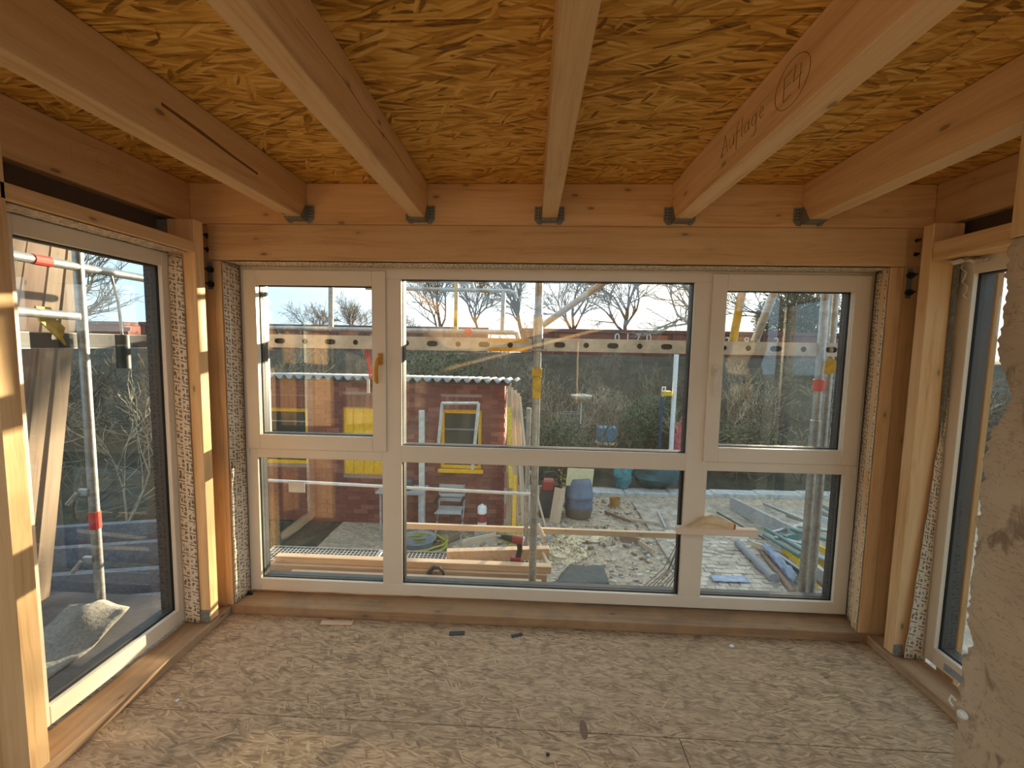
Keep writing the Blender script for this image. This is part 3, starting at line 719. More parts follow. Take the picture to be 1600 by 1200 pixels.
for i in range(61):
    row = []
    for j in range(61):
        x = -3.4 + 18.4 * i / 60; y = 2.0 + 8.2 * j / 60
        z = ZG + 0.035 * mnoise.noise(Vector((x * 0.9, y * 0.9, 0))) + 0.02 * mnoise.noise(Vector((x * 3.1, y * 3.1, 4)))
        row.append((x, y, z))
    g.append(row)
m.sheet(g); o = m.build('yard_ground', GROUND, smooth=True); tag(o, 'trampled earth of the building yard', kind='structure')
FARG = plain('far_ground', (0.16, 0.14, 0.09), 0.95, 0, 0.3, 0.6)
m = MB(); m.box(-120, 120, -60, 130, ZG - 0.5, ZG - 0.12); o = m.build('far_ground', FARG); tag(o, 'surrounding ground', kind='structure')
m = MB(); g = []
for i in range(90):
    row = []
    for j in range(28):
        x = -70 + 140 * i / 89; t = j / 27; y = 10.0 + 22 * t
        z = ZG - 0.1 + 2.95 * min(1, max(0, (y - 10.4) / 12.0)) ** 1.1 + 0.16 * mnoise.noise(Vector((x * 0.5, y * 0.6, 3)))
        row.append((x, y, z))
    g.append(row)
m.sheet(g); o = m.build('embankment', bank_mat(), smooth=True); tag(o, 'overgrown railway bank behind the yard', kind='structure')

m = MB(); g = []
for i in range(31):
    g.append([(-22 + 18.6 * i / 30, -4 + 14.2 * j / 24, ZG - 0.02 + 0.06 * mnoise.noise(Vector((i * .5, j * .6, 7)))) for j in range(25)])
m.sheet(g); o = m.build('garden_ground', bank_mat(), smooth=True); tag(o, 'dark leaf-strewn garden earth left of the yard', kind='structure')
def sett_m():
    t = NT('stone_sett', 0.9); c = t.coord(); r = t.rnd(); n = t.noise(t.vmath('ADD', c, t.new('ShaderNodeObjectInfo').outputs['Location']), 9, 4, 0.7)
    col = t.ramp(r, [(0.0, (0.36, 0.29, 0.225)), (0.5, (0.50, 0.41, 0.325)), (1.0, (0.62, 0.52, 0.42))])
    col = t.mix(t.mapr(n, 0.4, 0.7, 0, 0.55), col, (0.30, 0.24, 0.18)); t.base(col); return t.m
paved = empty('paved_area', (4.4, 6.7, ZG), kind='structure'); tag(paved, 'sett paving on the right of the yard')
MB().box(2.2, 6.6, 4.2, 9.2, ZG - 0.1, ZG + 0.044).build('bedding', plain('paving_joint', (0.34, 0.275, 0.21), 0.95, 0, 0.45, 7, 0.4), paved)
SETT = sett_m(); smesh = []
for k in range(6):
    hx, hy = 0.066 + 0.006 * (k % 3), 0.052 + 0.004 * (k % 2)
    mb_ = MB().prism([(-hx, -hy), (hx * 0.9, -hy * 0.95), (hx, hy * 0.9), (-hx * 0.92, hy)], 2, -0.05, 0.0)
    me_ = bpy.data.meshes.new('sett'); me_.from_pydata(mb_.v, [], mb_.f); me_.materials.append(SETT); smesh.append(me_)
r5 = random.Random(77)
for j in range(20):
    for i in range(15):
        o = bpy.data.objects.new('sett', smesh[r5.randrange(6)]); C.objects.link(o)
        o.location = (2.34 + 0.148 * i + (0.074 if j % 2 else 0) + 0.03 * j * 0.2, 5.35 + 0.122 * j + r5.uniform(-.006, .006), ZG + 0.052 + r5.uniform(-.012, .008)); o.rotation_euler = (r5.uniform(-.06, .06), r5.uniform(-.06, .06), r5.uniform(-.12, .12)); setpar(o, paved)

# kerb wall
for i in range(8):
    x = 1.15 + i * 1.0
    y = 9.55 + 0.06 * i
    o = MB().box(x, x + 0.985, y, y + 0.30, ZG - 0.1, ZG + 0.10).build('kerb_stone', CONC, bevel=0.012)
    tag(o, 'concrete kerb slab at the back of the yard, ' + ('first', 'second', 'third', 'fourth', 'fifth', 'sixth', 'seventh', 'eighth')[i] + ' from the barrel', 'kerb', 'kerb slabs at the back of the yard')

# ------------------------------------------------------------------ brick shed
SY = 7.7
shed = empty('brick_shed', (-2.6, SY + 1.2, ZG), 'low red brick shed with corrugated roof and yellow window frames', 'shed')
sx0, sx1, zt = -5.6, -0.455, 0.86
openings = [(-1.60, -0.865, -0.735, 0.345), (-3.39, -2.63, -0.90, 0.345), (-4.95, -4.04, -0.735, 0.30)]
MORT = plain('mortar', (0.36, 0.22, 0.17), 0.95)
def brick_m():
    t = NT('red_brick', 0.85); c = t.coord(); r = t.rnd()
    col = t.ramp(r, [(0.0, (0.16, 0.038, 0.026)), (0.5, (0.22, 0.055, 0.036)), (0.85, (0.28, 0.08, 0.05)), (1.0, (0.36, 0.12, 0.075))])
    n = t.noise(c, 40, 4, 0.6); col = t.mix(t.mapr(n, 0.45, 0.8, 0, 0.3), col, (0.1, 0.05, 0.04))
    t.base(col); t.bump(n, 0.3, 0.004); return t.m
BRICK = brick_m()
# core wall with openings (strips around openings)
core = MB()
xs = sorted({sx0, sx1} | {o_[0] for o_ in openings} | {o_[1] for o_ in openings})
for a, b in zip(xs[:-1], xs[1:]):
    hit = [o_ for o_ in openings if o_[0] <= a + 1e-6 and o_[1] >= b - 1e-6]
    if hit:
        core.box(a, b, SY, SY + 0.22, ZG, hit[0][2]); core.box(a, b, SY, SY + 0.22, hit[0][3], zt)
    else: core.box(a, b, SY, SY + 0.22, ZG, zt)
core.box(sx1 - 0.22, sx1, SY + 0.22, SY + 2.4, ZG, 0.66); core.box(sx0, sx0 + 0.22, SY + 0.22, SY + 2.4, ZG, 0.66); core.box(sx0, sx1, SY + 2.4, SY + 2.6, ZG, 0.62)
core.build('mortar_wall', MORT, shed)
bl, bh, jt = 0.240, 0.0733, 0.010
cell_mesh = {}
def brick_mesh(L, H):
    k = (round(L, 3), round(H, 3))
    if k not in cell_mesh:
        mb = MB().box(-L / 2, L / 2, -0.012, 0.03, -H / 2, H / 2); me = bpy.data.meshes.new('brick'); me.from_pydata(mb.v, [], mb.f); me.materials.append(BRICK); cell_mesh[k] = me
    return cell_mesh[k]
cands = []
nrow = int((zt - ZG) / (bh + jt))
for r_ in range(nrow):
    z = ZG + 0.01 + (r_ + 0.5) * (bh + jt)
    x = sx1 - (0.0 if r_ % 2 == 0 else (bl + jt) / 2)
    if r_ % 2: cands.append((sx1 - (bl / 2 - jt / 2) / 2, z, bl / 2 - jt / 2, bh))
    while x - bl > sx0:
        a, b = x - bl, x; segs = [(a, b)]
        for (ox0, ox1, oz0, oz1) in openings:
            hi = oz1 + 0.235
            if z + bh / 2 > oz0 - 0.005 and z - bh / 2 < hi:
                ns = []
                for (p, q) in segs:
                    if q <= ox0 - 0.001 or p >= ox1 + 0.001: ns.append((p, q))
                    else:
                        if p < ox0 - 0.03: ns.append((p, ox0 - 0.004))
                        if q > ox1 + 0.03: ns.append((ox1 + 0.004, q))
                segs = ns
        for (p, q) in segs: cands.append(((p + q) / 2, z, q - p, bh))
        x -= bl + jt
for (ox0, ox1, oz0, oz1) in openings:                      # soldier course over each opening
    n = int((ox1 - ox0) / (0.071 + jt)); wdt = (ox1 - ox0) / n
    for k in range(n): cands.append((ox0 + wdt * (k + 0.5), oz1 + 0.118, wdt - jt, 0.222))
def vis(b):
    x, z = b[0], b[1]
    return (x > -2.2, -abs(x + 1.3)) if not (-2.62 < x < -2.25) else (False, -9)
cands.sort(key=vis, reverse=True)
for i, (x, z, L, H) in enumerate(cands[:300]):
    o = bpy.data.objects.new('brick', brick_mesh(L, H)); C.objects.link(o)
    o.location = (x, SY + rng.uniform(-0.002, 0.003), z); setpar(o, shed)
rest = MB()
for (x, z, L, H) in cands[300:]: rest.box(x - L / 2, x + L / 2, SY - 0.012, SY + 0.01, z - H / 2, z + H / 2)
o = rest.build('brick_courses', BRICK, shed); o['kind'] = 'stuff'
# side bricks
rest = MB()
for r_ in range(nrow):
    z = ZG + 0.01 + (r_ + 0.5) * (bh + jt)
    if z > 0.62: continue
    y = SY + (0.01 if r_ % 2 else 0.12)
    while y + bl < SY + 2.4: rest.box(sx1 - 0.01, sx1 + 0.012, y, y + bl, z - bh / 2, z + bh / 2); y += bl + jt
o = rest.build('side_brick_courses', BRICK, shed); o['kind'] = 'stuff'
# yellow frames
GLD = plain('dark_shed_glass', (0.035, 0.042, 0.036), 0.15)
def yframe(ox0, ox1, oz0, oz1, bars):
    f_ = MB(); rect_ring(f_, 'Y', (ox0, ox1, oz0, oz1), (ox0 + 0.06, ox1 - 0.06, oz0 + 0.06, oz1 - 0.07), SY + 0.03, SY + 0.09)
    p = f_.build('window_frame', YEL, shed, bevel=0.003)
    MB().box(ox0 + 0.05, ox1 - 0.05, SY + 0.065, SY + 0.075, oz0 + 0.05, oz1 - 0.05).build('window_glass', GLD, p)
    for z in bars: MB().box(ox0 + 0.05, ox1 - 0.05, SY + 0.045, SY + 0.065, z - 0.012, z + 0.012).build('glazing_bar', GALVD, p)
yframe(*openings[0], (-0.02, -0.33))
yframe(*openings[2], (0.05,))
ox0, ox1, oz0, oz1 = openings[1]
p = MB().box(ox0, ox1, SY + 0.03, SY + 0.06, -0.9, oz1).build('yellow_shutter', YEL, shed, bevel=0.003)
for k in range(4): MB().box(ox0 + 0.02 + k * 0.187, ox0 + 0.02 + k * 0.187 + 0.16, SY + 0.018, SY + 0.03, -0.88, oz1 - 0.02).build('shutter_board', YEL, p)
MB().box(ox0, ox1, SY + 0.006, SY + 0.02, -0.25, -0.12).build('cross_rail', plain('dull_yellow', (0.5, 0.36, 0.03), 0.6), p)
# sill under the right-hand window
MB().box(-1.64, -0.82, SY - 0.05, SY + 0.03, -0.80, -0.735).build('window_sill', YEL, shed, bevel=0.004)
# corrugated roof
m = MB(); g = []; n = 330
for i in range(n + 1):
    x = sx0 - 0.15 + (sx1 + 0.20 - sx0 + 0.15) * i / n; z = 0.036 * math.sin(2 * math.pi * x / 0.177)
    g.append([(x, SY - 0.13, 0.885 + z), (x, SY + 1.3, 0.80 + z), (x, SY + 2.8, 0.715 + z)])
m.sheet(g); o = m.build('corrugated_roof', plain('fibre_cement', (0.30, 0.31, 0.32), 0.8, 0, 0.3, 14), shed, smooth=True)
o.modifiers.new('thickness', 'SOLIDIFY').thickness = 0.010
MB().box(sx0, sx1 + 0.03, SY - 0.02, SY + 0.06, 0.80, 0.85).build('wall_plate', plain('dark_timber', (0.12, 0.07, 0.05), 0.8), shed)

def stick(name, p0, p1, wx, wy, mat, label, cat, group=None, bevel=0.003, spin=0.0):
    """board of section wx*wy whose long axis (local Z) runs p0->p1"""
    p0, p1 = Vector(p0), Vector(p1); d = p1 - p0; L = d.length
    q = d.to_track_quat('Z', 'Y'); e = (q.to_matrix() @ Matrix.Rotation(spin, 3, 'Z')).to_euler()
    o = MB().box(-wx / 2, wx / 2, -wy / 2, wy / 2, 0, L).build(name, mat, None, loc=p0, rot=e, bevel=bevel)
    return tag(o, label, cat, group)
# boards leaning on the shed corner
for i, (bx_, tx, wd, dy, lb) in enumerate(((-0.33, -0.36, 0.10, 0.30, 'pale board leaning at the shed corner, closest to the bricks'), (-0.20, -0.30, 0.11, 0.36, 'wide pale board leaning second from shed corner'),
                                      (-0.05, -0.24, 0.09, 0.42, 'grey board leaning third from the shed corner'), (0.10, -0.19, 0.05, 0.46, 'narrow batten leaning outermost at shed corner'))):
    stick('leaning_board', (bx_, SY - dy, ZG + 0.02), (tx, SY - 0.06 - 0.03 * i, 0.78 - 0.05 * i), wd, 0.024, PALEZ, lb, 'board', 'boards leaning on the shed')
stick('yellow_batten', (-0.30, SY - 0.48, -0.9), (-0.36, SY - 0.24, 0.45), 0.07, 0.02, YELS, 'yellow painted batten leaning at shed corner', 'board')
stick('yellow_batten', (-0.235, SY - 0.55, -1.55), (-0.235, SY - 0.40, -0.7), 0.06, 0.02, YEL, 'bright yellow upright strip beside the leaning boards', 'board')
mp = empty('marker_pole', (-0.40, 7.42, ZG), 'red and white weathered pole standing at the shed corner', 'pole')
for k in range(4):
    MB().tube([(-0.40, 7.42, ZG + 0.28 * k), (-0.40, 7.42, ZG + 0.28 * (k + 1))], 0.022, 10).build('pole_section', plain('faded_red', (0.40, 0.16, 0.12), 0.8) if k % 2 else plain('faded_pale', (0.45, 0.36, 0.32), 0.8), mp)

FADED = plain('faded_white_paint', (0.62, 0.58, 0.52), 0.7, 0, 0.25, 14)
lf = empty('leaning_frame', (-1.24, SY - 0.3, -0.80), 'old white three-sided window frame leaning before the shed window', 'trestle')  # old white window frame leaning at the shed, built as three sticks
for nm, a_, b_ in (('stile', (684, 705), (691, 630)), ('rail', (690, 630), (748, 630)), ('stile', (748, 630), (738, 733))):
    p0_, p1_ = atY(*a_, SY - 0.22), atY(*b_, SY - 0.16)
    MB().tube([p0_, p1_], 0.028, 4).build(nm, FADED, lf)
q0, q1 = atY(659, 812, 7.25), atY(659, 641, 7.25)
o = MB().box(q0.x - 0.045, q0.x + 0.045, 7.22, 7.28, ZG, q1.z).build('white_plank', FADED, bevel=0.004); tag(o, 'weathered white plank standing left of the shed window', 'plank')
# ------------------------------------------------------------------ scaffold
def pole(name, p0, p1, r, mat, label, cat='scaffold pole', n=12, group=None, parts=None):
    o = MB().tube([p0, p1], r, n).build(name, mat, smooth=True); return tag(o, label, cat, group)
def standard(x, y, z0, z1, label, r=0.0242, collars=()):
    root = empty('scaffold_pole', (x, y, z0), label, 'scaffold pole')
    MB().tube([(x, y, z0), (x, y, z1)], r, 14).build('tube', GALV, root, smooth=True)
    for z in collars:
        MB().lathe([(r + 0.001, -0.03), (r + 0.006, -0.025), (r + 0.006, 0.17), (r + 0.001, 0.175)], (x, y, z), 14).build('sleeve', GALV, root, smooth=True)
        MB().lathe([(r, 0), (0.06, 0.0), (0.06, 0.009), (r, 0.009)], (x, y, z - 0.05), 14).build('rosette', GALV, root)
    return root
sp0 = standard(0.037, 2.74, -1.8, 3.2, 'galvanised scaffold pole rising in front of the middle pane', collars=(1.52,))
cl = MB().box(0.037 - 0.032, 0.037 + 0.032, 2.705, 2.775, 1.31, 1.36).box(0.037 - 0.026, 0.037 + 0.026, 2.712, 2.768, 1.17, 1.31)
cl.build('yellow_clamp', YELS, sp0, bevel=0.004)
standard(-0.012, 3.50, -1.8, 1.0, 'thinner galvanised pole just behind the middle scaffold pole', r=0.02)
standard(1.765, 2.76, -1.8, 3.2, 'galvanised scaffold pole in front of the right panes', collars=(0.9,))
standard(1.845, 2.80, -1.8, 3.2, 'second scaffold pole right beside the one at right panes', collars=())
standard(-2.62, 3.8, -1.8, 2.2, 'outer scaffold pole holding the bent guard pipe behind the corner')
# perforated rails
def rail(x0, x1, y, z0, z1, label, axis='X', yellow_end=None):
    root = empty('perforated_rail', ((x0 + x1) / 2, y, z0) if axis == 'X' else (y, (x0 + x1) / 2, z0), label, 'rail')
    zc = (z0 + z1) / 2; m = MB(); step = 0.165; k = 0
    hs = []
    x = x0 + 0.10
    while x < x1 - 0.09:
        hs.append((x, 0.034 if k % 2 == 0 else 0.017)); x += step; k += 1
    r = 0.017; a = x0
    def bx(u0, u1, w0, w1, d0=0.0, d1=0.004):
        if axis == 'X': m.box(u0, u1, y + d0, y + d1, w0, w1)
        else: m.box(y + d0, y + d1, u0, u1, w0, w1)
    # web with holes: octagon-like cut approximated by strips
    for (hx, hw) in hs:
        bx(a, hx - hw, z0, z1)
        nst = 8
        for q in range(nst):
            u0 = hx - hw + 2 * hw * q / nst; u1 = hx - hw + 2 * hw * (q + 1) / nst; um = (u0 + u1) / 2 - hx
            core_ = hw - r
            t = max(0.0, abs(um) - core_)
            hh = math.sqrt(max(0, r * r - t * t))
            bx(u0, u1, z0, zc - hh); bx(u0, u1, zc + hh, z1)
        a = hx + hw
    bx(a, x1, z0, z1)
    bx(x0, x1, z1, z1 + 0.003, 0.0, 0.04); bx(x0, x1, z0 - 0.003, z0, 0.0, 0.04)
    m.build('rail_web', plain('rail_zinc', (0.62, 0.61, 0.58), 0.55, 0.15, 0.25, 12), root)
    m = MB(); bx(x0, x1, z0, z1, 0.036, 0.04); m.build('shade_plate', BLACK, root)  # black plate paints the channel's inner shade seen through the holes
    if yellow_end:
        u0, u1 = yellow_end
        e = MB(); 
        for (w0, w1) in ((z0, zc - 0.018), (zc + 0.018, z1)): e.box(u0, u1, y - 0.004, y - 0.0005, w0, w1)
        e.build('yellow_paint_band', YEL, root)
    return root
rail(-2.05, 0.0, 2.76, 1.462, 1.540, 'perforated steel rail left of the middle scaffold pole, yellow at its end', yellow_end=(-0.27, -0.02))
rail(0.075, 2.6, 2.76, 1.470, 1.545, 'perforated steel rail right of the middle scaffold pole')
q = atY(568, 526, 2.80)
rs_ = empty('red_strap', (q.x, 2.812, 1.25), 'red strap with a white tag hanging from the rail in the upper left pane', 'strap')
for k_ in range(3): MB().tube([(q.x + 0.012 * k_, 2.812, 1.46), (q.x + 0.022 + 0.012 * k_, 2.814, 1.36), (q.x + 0.035 + 0.008 * k_, 2.812, 1.26)], 0.004, 4).build('strand', REDT, rs_)
q2 = atY(575, 590, 2.812); q3 = atY(578, 614, 2.812)
MB().box(q2.x - 0.008, q2.x + 0.010, 2.810, 2.814, q3.z, 1.262).build('tag', PAPER, rs_)
q = atY(1278, 602, 2.76)
rb_ = empty('pole_clamp', (1.765, 2.76, q.z), 'red and yellow clamp on the right scaffold pole', 'clamp')
MB().tube([(1.765, 2.76, q.z - 0.035), (1.765, 2.76, q.z + 0.035)], 0.030, 14).build('red_sleeve', REDT, rb_)
MB().prism([(1.76, q.z + 0.07), (1.83, q.z + 0.08), (1.85, q.z + 0.14), (1.80, q.z + 0.17), (1.765, q.z + 0.14)], 1, 2.715, 2.73).build('yellow_plate', YELS, rb_)
# guard rail pipes and posts further out
def pipe(name, pts, r, label, bands=()):
    root = empty(name, pts[0], label, 'scaffold pipe')
    MB().tube(pts, r, 10).build('pipe', GALV, root, smooth=True)
    for (a, b) in bands: MB().tube([a, b], r + 0.003, 12).build('red_band', REDT, root)
    return root
pipe('guard_pipe', [(-2.6, 3.8, 1.615), (-0.17, 3.8, 1.612), (-0.13, 3.8, 1.60), (-0.112, 3.8, 1.54), (-0.112, 3.8, 1.47)], 0.022, 'bent galvanised guard pipe with a red band behind the perforated rail', (((-0.58, 3.8, 1.613), (-0.52, 3.8, 1.613)),))
pipe('guard_pipe', [(-1.45, 3.8, 1.977), (-0.20, 3.8, 1.963), (-0.154, 3.8, 1.948), (-0.136, 3.8, 1.90)], 0.018, 'upper bent guard pipe crossing in front of the tree tops')
pipe('guard_pipe', [(-1.45, 3.8, 2.041), (-0.57, 3.8, 2.039), (-0.525, 3.8, 2.029), (-0.511, 3.8, 1.978)], 0.016, 'topmost short guard pipe near the head of middle pane')
pole('guard_post', (-1.767, 3.8, 1.60), (-1.747, 3.8, 2.5), 0.022, GALV, 'upright guard post seen through the upper left pane')
pole('guard_post', (-0.662, 3.8, 1.60), (-0.654, 3.8, 2.5), 0.018, YELS, 'yellowish upright guard post seen left in the middle pane')
pole('guard_post', (-0.257, 3.8, 1.60), (-0.250, 3.8, 1.963), 0.019, GALV, 'short grey guard post between yellow post and middle pole')
pole('diagonal_brace', (0.06, 2.79, 1.625), (1.08, 2.79, 2.36), 0.0205, GALV, 'diagonal scaffold brace rising right from the middle pole', n=12)
pole('diagonal_brace', (1.252, 2.80, 1.549), (1.35, 2.80, 2.35), 0.024, YELS, 'slanted yellow brace seen through the upper right pane')
pole('diagonal_brace', (1.385, 2.80, 1.549), (1.64, 2.80, 2.35), 0.024, GALV, 'slanted grey brace seen through the upper right pane')
pole('thin_rail', (-2.3, 3.45, 0.353), (0.024, 3.45, 0.306), 0.013, WHITE, 'thin pale rail across the lower left and middle panes', 'rail')
o = MB().box(-1.02, 1.30, 3.5, 3.535, -0.045, 0.0).build('toe_board', PALEX, bevel=0.003); tag(o, 'long pale toe board along the outer scaffold edge', 'board')
# decks of steel grating
def grating(x0, x1, y0, y1, z, label):
    root = empty('grating_deck', ((x0 + x1) / 2, (y0 + y1) / 2, z), label, 'deck'); m = MB()
    x = x0
    while x < x1: m.box(x, x + 0.006, y0, y1, z - 0.03, z); x += 0.030
    y = y0
    while y < y1: m.box(x0, x1, y, y + 0.006, z - 0.022, z - 0.001); y += 0.034
    o = m.build('bars', GALV, root); o['kind'] = 'stuff'
    f_ = MB(); f_.box(x0 - 0.012, x0, y0, y1, z - 0.05, z + 0.004); f_.box(x1, x1 + 0.012, y0, y1, z - 0.05, z + 0.004); f_.box(x0 - .012, x1 + .012, y1, y1 + 0.006, z - 0.05, z + 0.004); f_.box(x0 - .012, x1 + .012, y0 - 0.006, y0, z - 0.05, z + 0.004)
    f_.build('edge_frame', GALV, root)
grating(-2.0, -1.16, 2.62, 3.27, -0.125, 'steel grating deck outside the lower left pane')
grating(-1.13, 0.05, 2.62, 3.27, -0.125, 'steel grating deck outside the lower middle pane')
# timber on the deck
o = MB().box(-1.83, 0.14, 2.90, 2.985, -0.123, -0.075).build('timber_batten', PALEX, bevel=0.003); tag(o, 'long pale batten lying on the deck, lower one', 'timber', 'battens on the scaffold deck')
o = MB().box(-1.80, 0.17, 2.925, 2.985, -0.074, -0.028).build('timber_batten', PALEX, bevel=0.003); tag(o, 'long pale batten on top of the other along the deck', 'timber', 'battens on the scaffold deck')
o = MB().box(-1.62, 0.10, 2.78, 2.84, -0.123, -0.07).build('timber_batten', PALEX, bevel=0.003); tag(o, 'pale batten on the deck closest to the window', 'timber', 'battens on the scaffold deck')
stick('timber_batten', (-0.60, 3.13, -0.075), (0.165, 3.20, -0.055), 0.06, 0.085, PALEX, 'short thick batten the cordless drill leans on', 'timber', spin=0.0)
stick('frame_lath', (0.165, 3.02, -0.11), (0.09, 3.26, -0.03), 0.02, 0.05, PALEZ, 'short lath at the right end of the deck timber', 'timber')
stick('frame_lath', (0.13, 3.26, 0.02), (0.08, 3.42, 0.06), 0.02, 0.05, PALEZ, 'short lath above the thick batten end', 'timber')
# clamp hook
c = atY(682, 905, 2.86)
hk = MB().tube([(c.x - 0.062, 2.86, -0.12), (c.x - 0.05, 2.86, -0.06), (c.x - 0.02, 2.86, -0.028), (c.x + 0.02, 2.86, -0.03), (c.x + 0.045, 2.86, -0.06), (c.x + 0.052, 2.86, -0.10)], [0.016, 0.015, 0.015, 0.013, 0.010, 0.005], 8)
hk.tube([(c.x - 0.045, 2.86, -0.06), (c.x - 0.02, 2.855, -0.12)], 0.012, 8)
o = hk.build('clamp_hook', BLACK, smooth=True); tag(o, 'black curved clamp lying on the deck battens', 'clamp')
# cordless drill
dr = empty('cordless_drill', (-0.075, 3.04, -0.03), 'red and black cordless drill leaning on the deck timber', 'drill')
bx_ = -0.075; by_ = 3.03
MB().tube([(bx_ - 0.035, by_, 0.118), (bx_ + 0.04, by_, 0.108)], 0.030, 12).build('motor_housing', REDP, dr, smooth=True)
MB().tube([(bx_ + 0.04, by_, 0.108), (bx_ + 0.05, by_, 0.106)], 0.028, 12).build('rear_cap', WHITE, dr, smooth=True)
MB().tube([(bx_ - 0.035, by_, 0.118), (bx_ - 0.085, by_, 0.128), (bx_ - 0.115, by_, 0.132)], [0.026, 0.022, 0.014], 12).build('chuck', BLACK, dr, smooth=True)
MB().tube([(bx_ - 0.115, by_, 0.132), (bx_ - 0.16, by_, 0.138)], 0.004, 6).build('bit', GALV, dr)
MB().tube([(bx_ + 0.018, by_, 0.09), (bx_ + 0.022, by_, 0.04), (bx_ + 0.012, by_, -0.015)], [0.021, 0.019, 0.022], 10).build('grip', BLACK, dr, smooth=True)
MB().box(bx_ - 0.045, bx_ + 0.035, by_ - 0.03, by_ + 0.03, -0.048, -0.01).build('battery_top', REDP, dr, bevel=0.006)
MB().box(bx_ - 0.05, bx_ + 0.04, by_ - 0.034, by_ + 0.034, -0.073, -0.049).build('battery_base', BLACK, dr, bevel=0.006)
# rope bundle / netting near the right mullion
rp = MB()
for k in range(9):
    a = Vector((1.03 + 0.01 * k, 2.95, 0.17)); b = atY(1003 + k * 6.5, 918 + k * 0.6, 2.95)
    mid = (a + b) / 2 + Vector((0.03 + 0.01 * math.sin(k * 2.1), 0, -0.02 - 0.01 * (k % 3)))
    rp.tube([a, mid, b, b + Vector((0.01, 0, -0.35))], 0.0032, 5)
o = rp.build('net_ropes', plain('grey_rope', (0.28, 0.27, 0.25), 0.9)); tag(o, 'grey netting ropes hanging beside the right mullion outside', 'net')

# ------------------------------------------------------------------ things in the yard
def G(px, py): p = atZ(px, py, ZG); return p
# barrel
p = Vector((0.98, 8.35, ZG)); br_ = empty('plastic_barrel', p, 'grey blue barrel standing in the yard with a board on top', 'barrel')
MB().lathe([(0.20, 0), (0.235, 0.05), (0.265, 0.22), (0.272, 0.24), (0.272, 0.27), (0.268, 0.29), (0.27, 0.40), (0.285, 0.43), (0.285, 0.46), (0.268, 0.49), (0.245, 0.66), (0.215, 0.76), (0.20, 0.78)], p, 22).build('barrel_body', plain('blue_grey_plastic', (0.12, 0.14, 0.20), 0.45), br_, smooth=True)
MB().lathe([(0.238, 0.0), (0.272, 0.16), (0.268, 0.2)], p + Vector((0, 0, 0.02)), 22).build('mud_band', plain('mud', (0.14, 0.10, 0.07), 0.9), br_, smooth=True)
stick('barrel_board', p + Vector((-0.26, -0.16, 0.835)), p + Vector((0.26, -0.02, 0.79)), 0.02, 0.34, plain('pale_ply', (0.62, 0.52, 0.30), 0.7), 'pale plywood board lying tilted on the barrel', 'board')
mb = MB(); r2 = random.Random(3)
for k in range(120):
    q = p + Vector((-0.34 + r2.gauss(0, 0.07), 0.0 + r2.gauss(0, 0.07), 0.70 + r2.gauss(0, 0.10)))
    d = Vector((r2.uniform(-1, 1), r2.uniform(-1, 1), r2.uniform(-1, 1))) * 0.035; e_ = Vector((r2.uniform(-1, 1), r2.uniform(-1, 1), r2.uniform(-1, 1))) * 0.02
    o_ = len(mb.v); mb.v += [tuple(q), tuple(q + d), tuple(q + d + e_), tuple(q + e_)]; mb.f.append((o_, o_ + 1, o_ + 2, o_ + 3)); mb.m.append(0)
bt = mb.build('leaves', plain('yellow_leaves', (0.40, 0.36, 0.04), 0.7)); 
br2 = empty('yellow_shrub', (p.x - 0.34, p.y, ZG), 'small yellow leaved shrub behind the barrel', 'shrub'); setpar(bt, br2)
MB().tube([(p.x - 0.34, p.y + 0.02, ZG), (p.x - 0.35, p.y, ZG + 0.4), (p.x - 0.33, p.y, ZG + 0.85)], [0.03, 0.02, 0.008], 6).build('stem', plain('bark_small', (0.12, 0.09, 0.06), 0.9), br2)
stick('upright_plank', (0.50, 8.0, ZG), (0.60, 8.15, ZG + 0.62), 0.22, 0.03, PALEZ, 'short pale plank standing left of the barrel', 'plank')
stick('leaning_lath', (0.33, 7.7, ZG), (0.03, 7.95, ZG + 1.0), 0.045, 0.02, PALEZ, 'thin lath leaning between the pole and the barrel', 'lath')
# petrol machine on a block
eq = empty('petrol_saw', (0.42, 8.35, ZG), 'black and red petrol machine on a dark block', 'machine')
MB().box(0.22, 0.60, 8.2, 8.55, ZG, ZG + 0.52).build('block', plain('dark_block', (0.05, 0.045, 0.04), 0.8), eq, bevel=0.01)
MB().box(0.26, 0.50, 8.22, 8.42, ZG + 0.52, ZG + 0.74).build('engine', REDP, eq, bevel=0.03)
MB().box(0.40, 0.62, 8.24, 8.40, ZG + 0.54, ZG + 0.66).build('guard', BLACK, eq, bevel=0.02)
MB().tube([(0.26, 8.32, ZG + 0.72), (0.30, 8.32, ZG + 0.86), (0.48, 8.32, ZG + 0.88), (0.58, 8.32, ZG + 0.78), (0.60, 8.32, ZG + 0.62)], 0.03, 8).build('handle_bar', BLACK, eq, smooth=True)
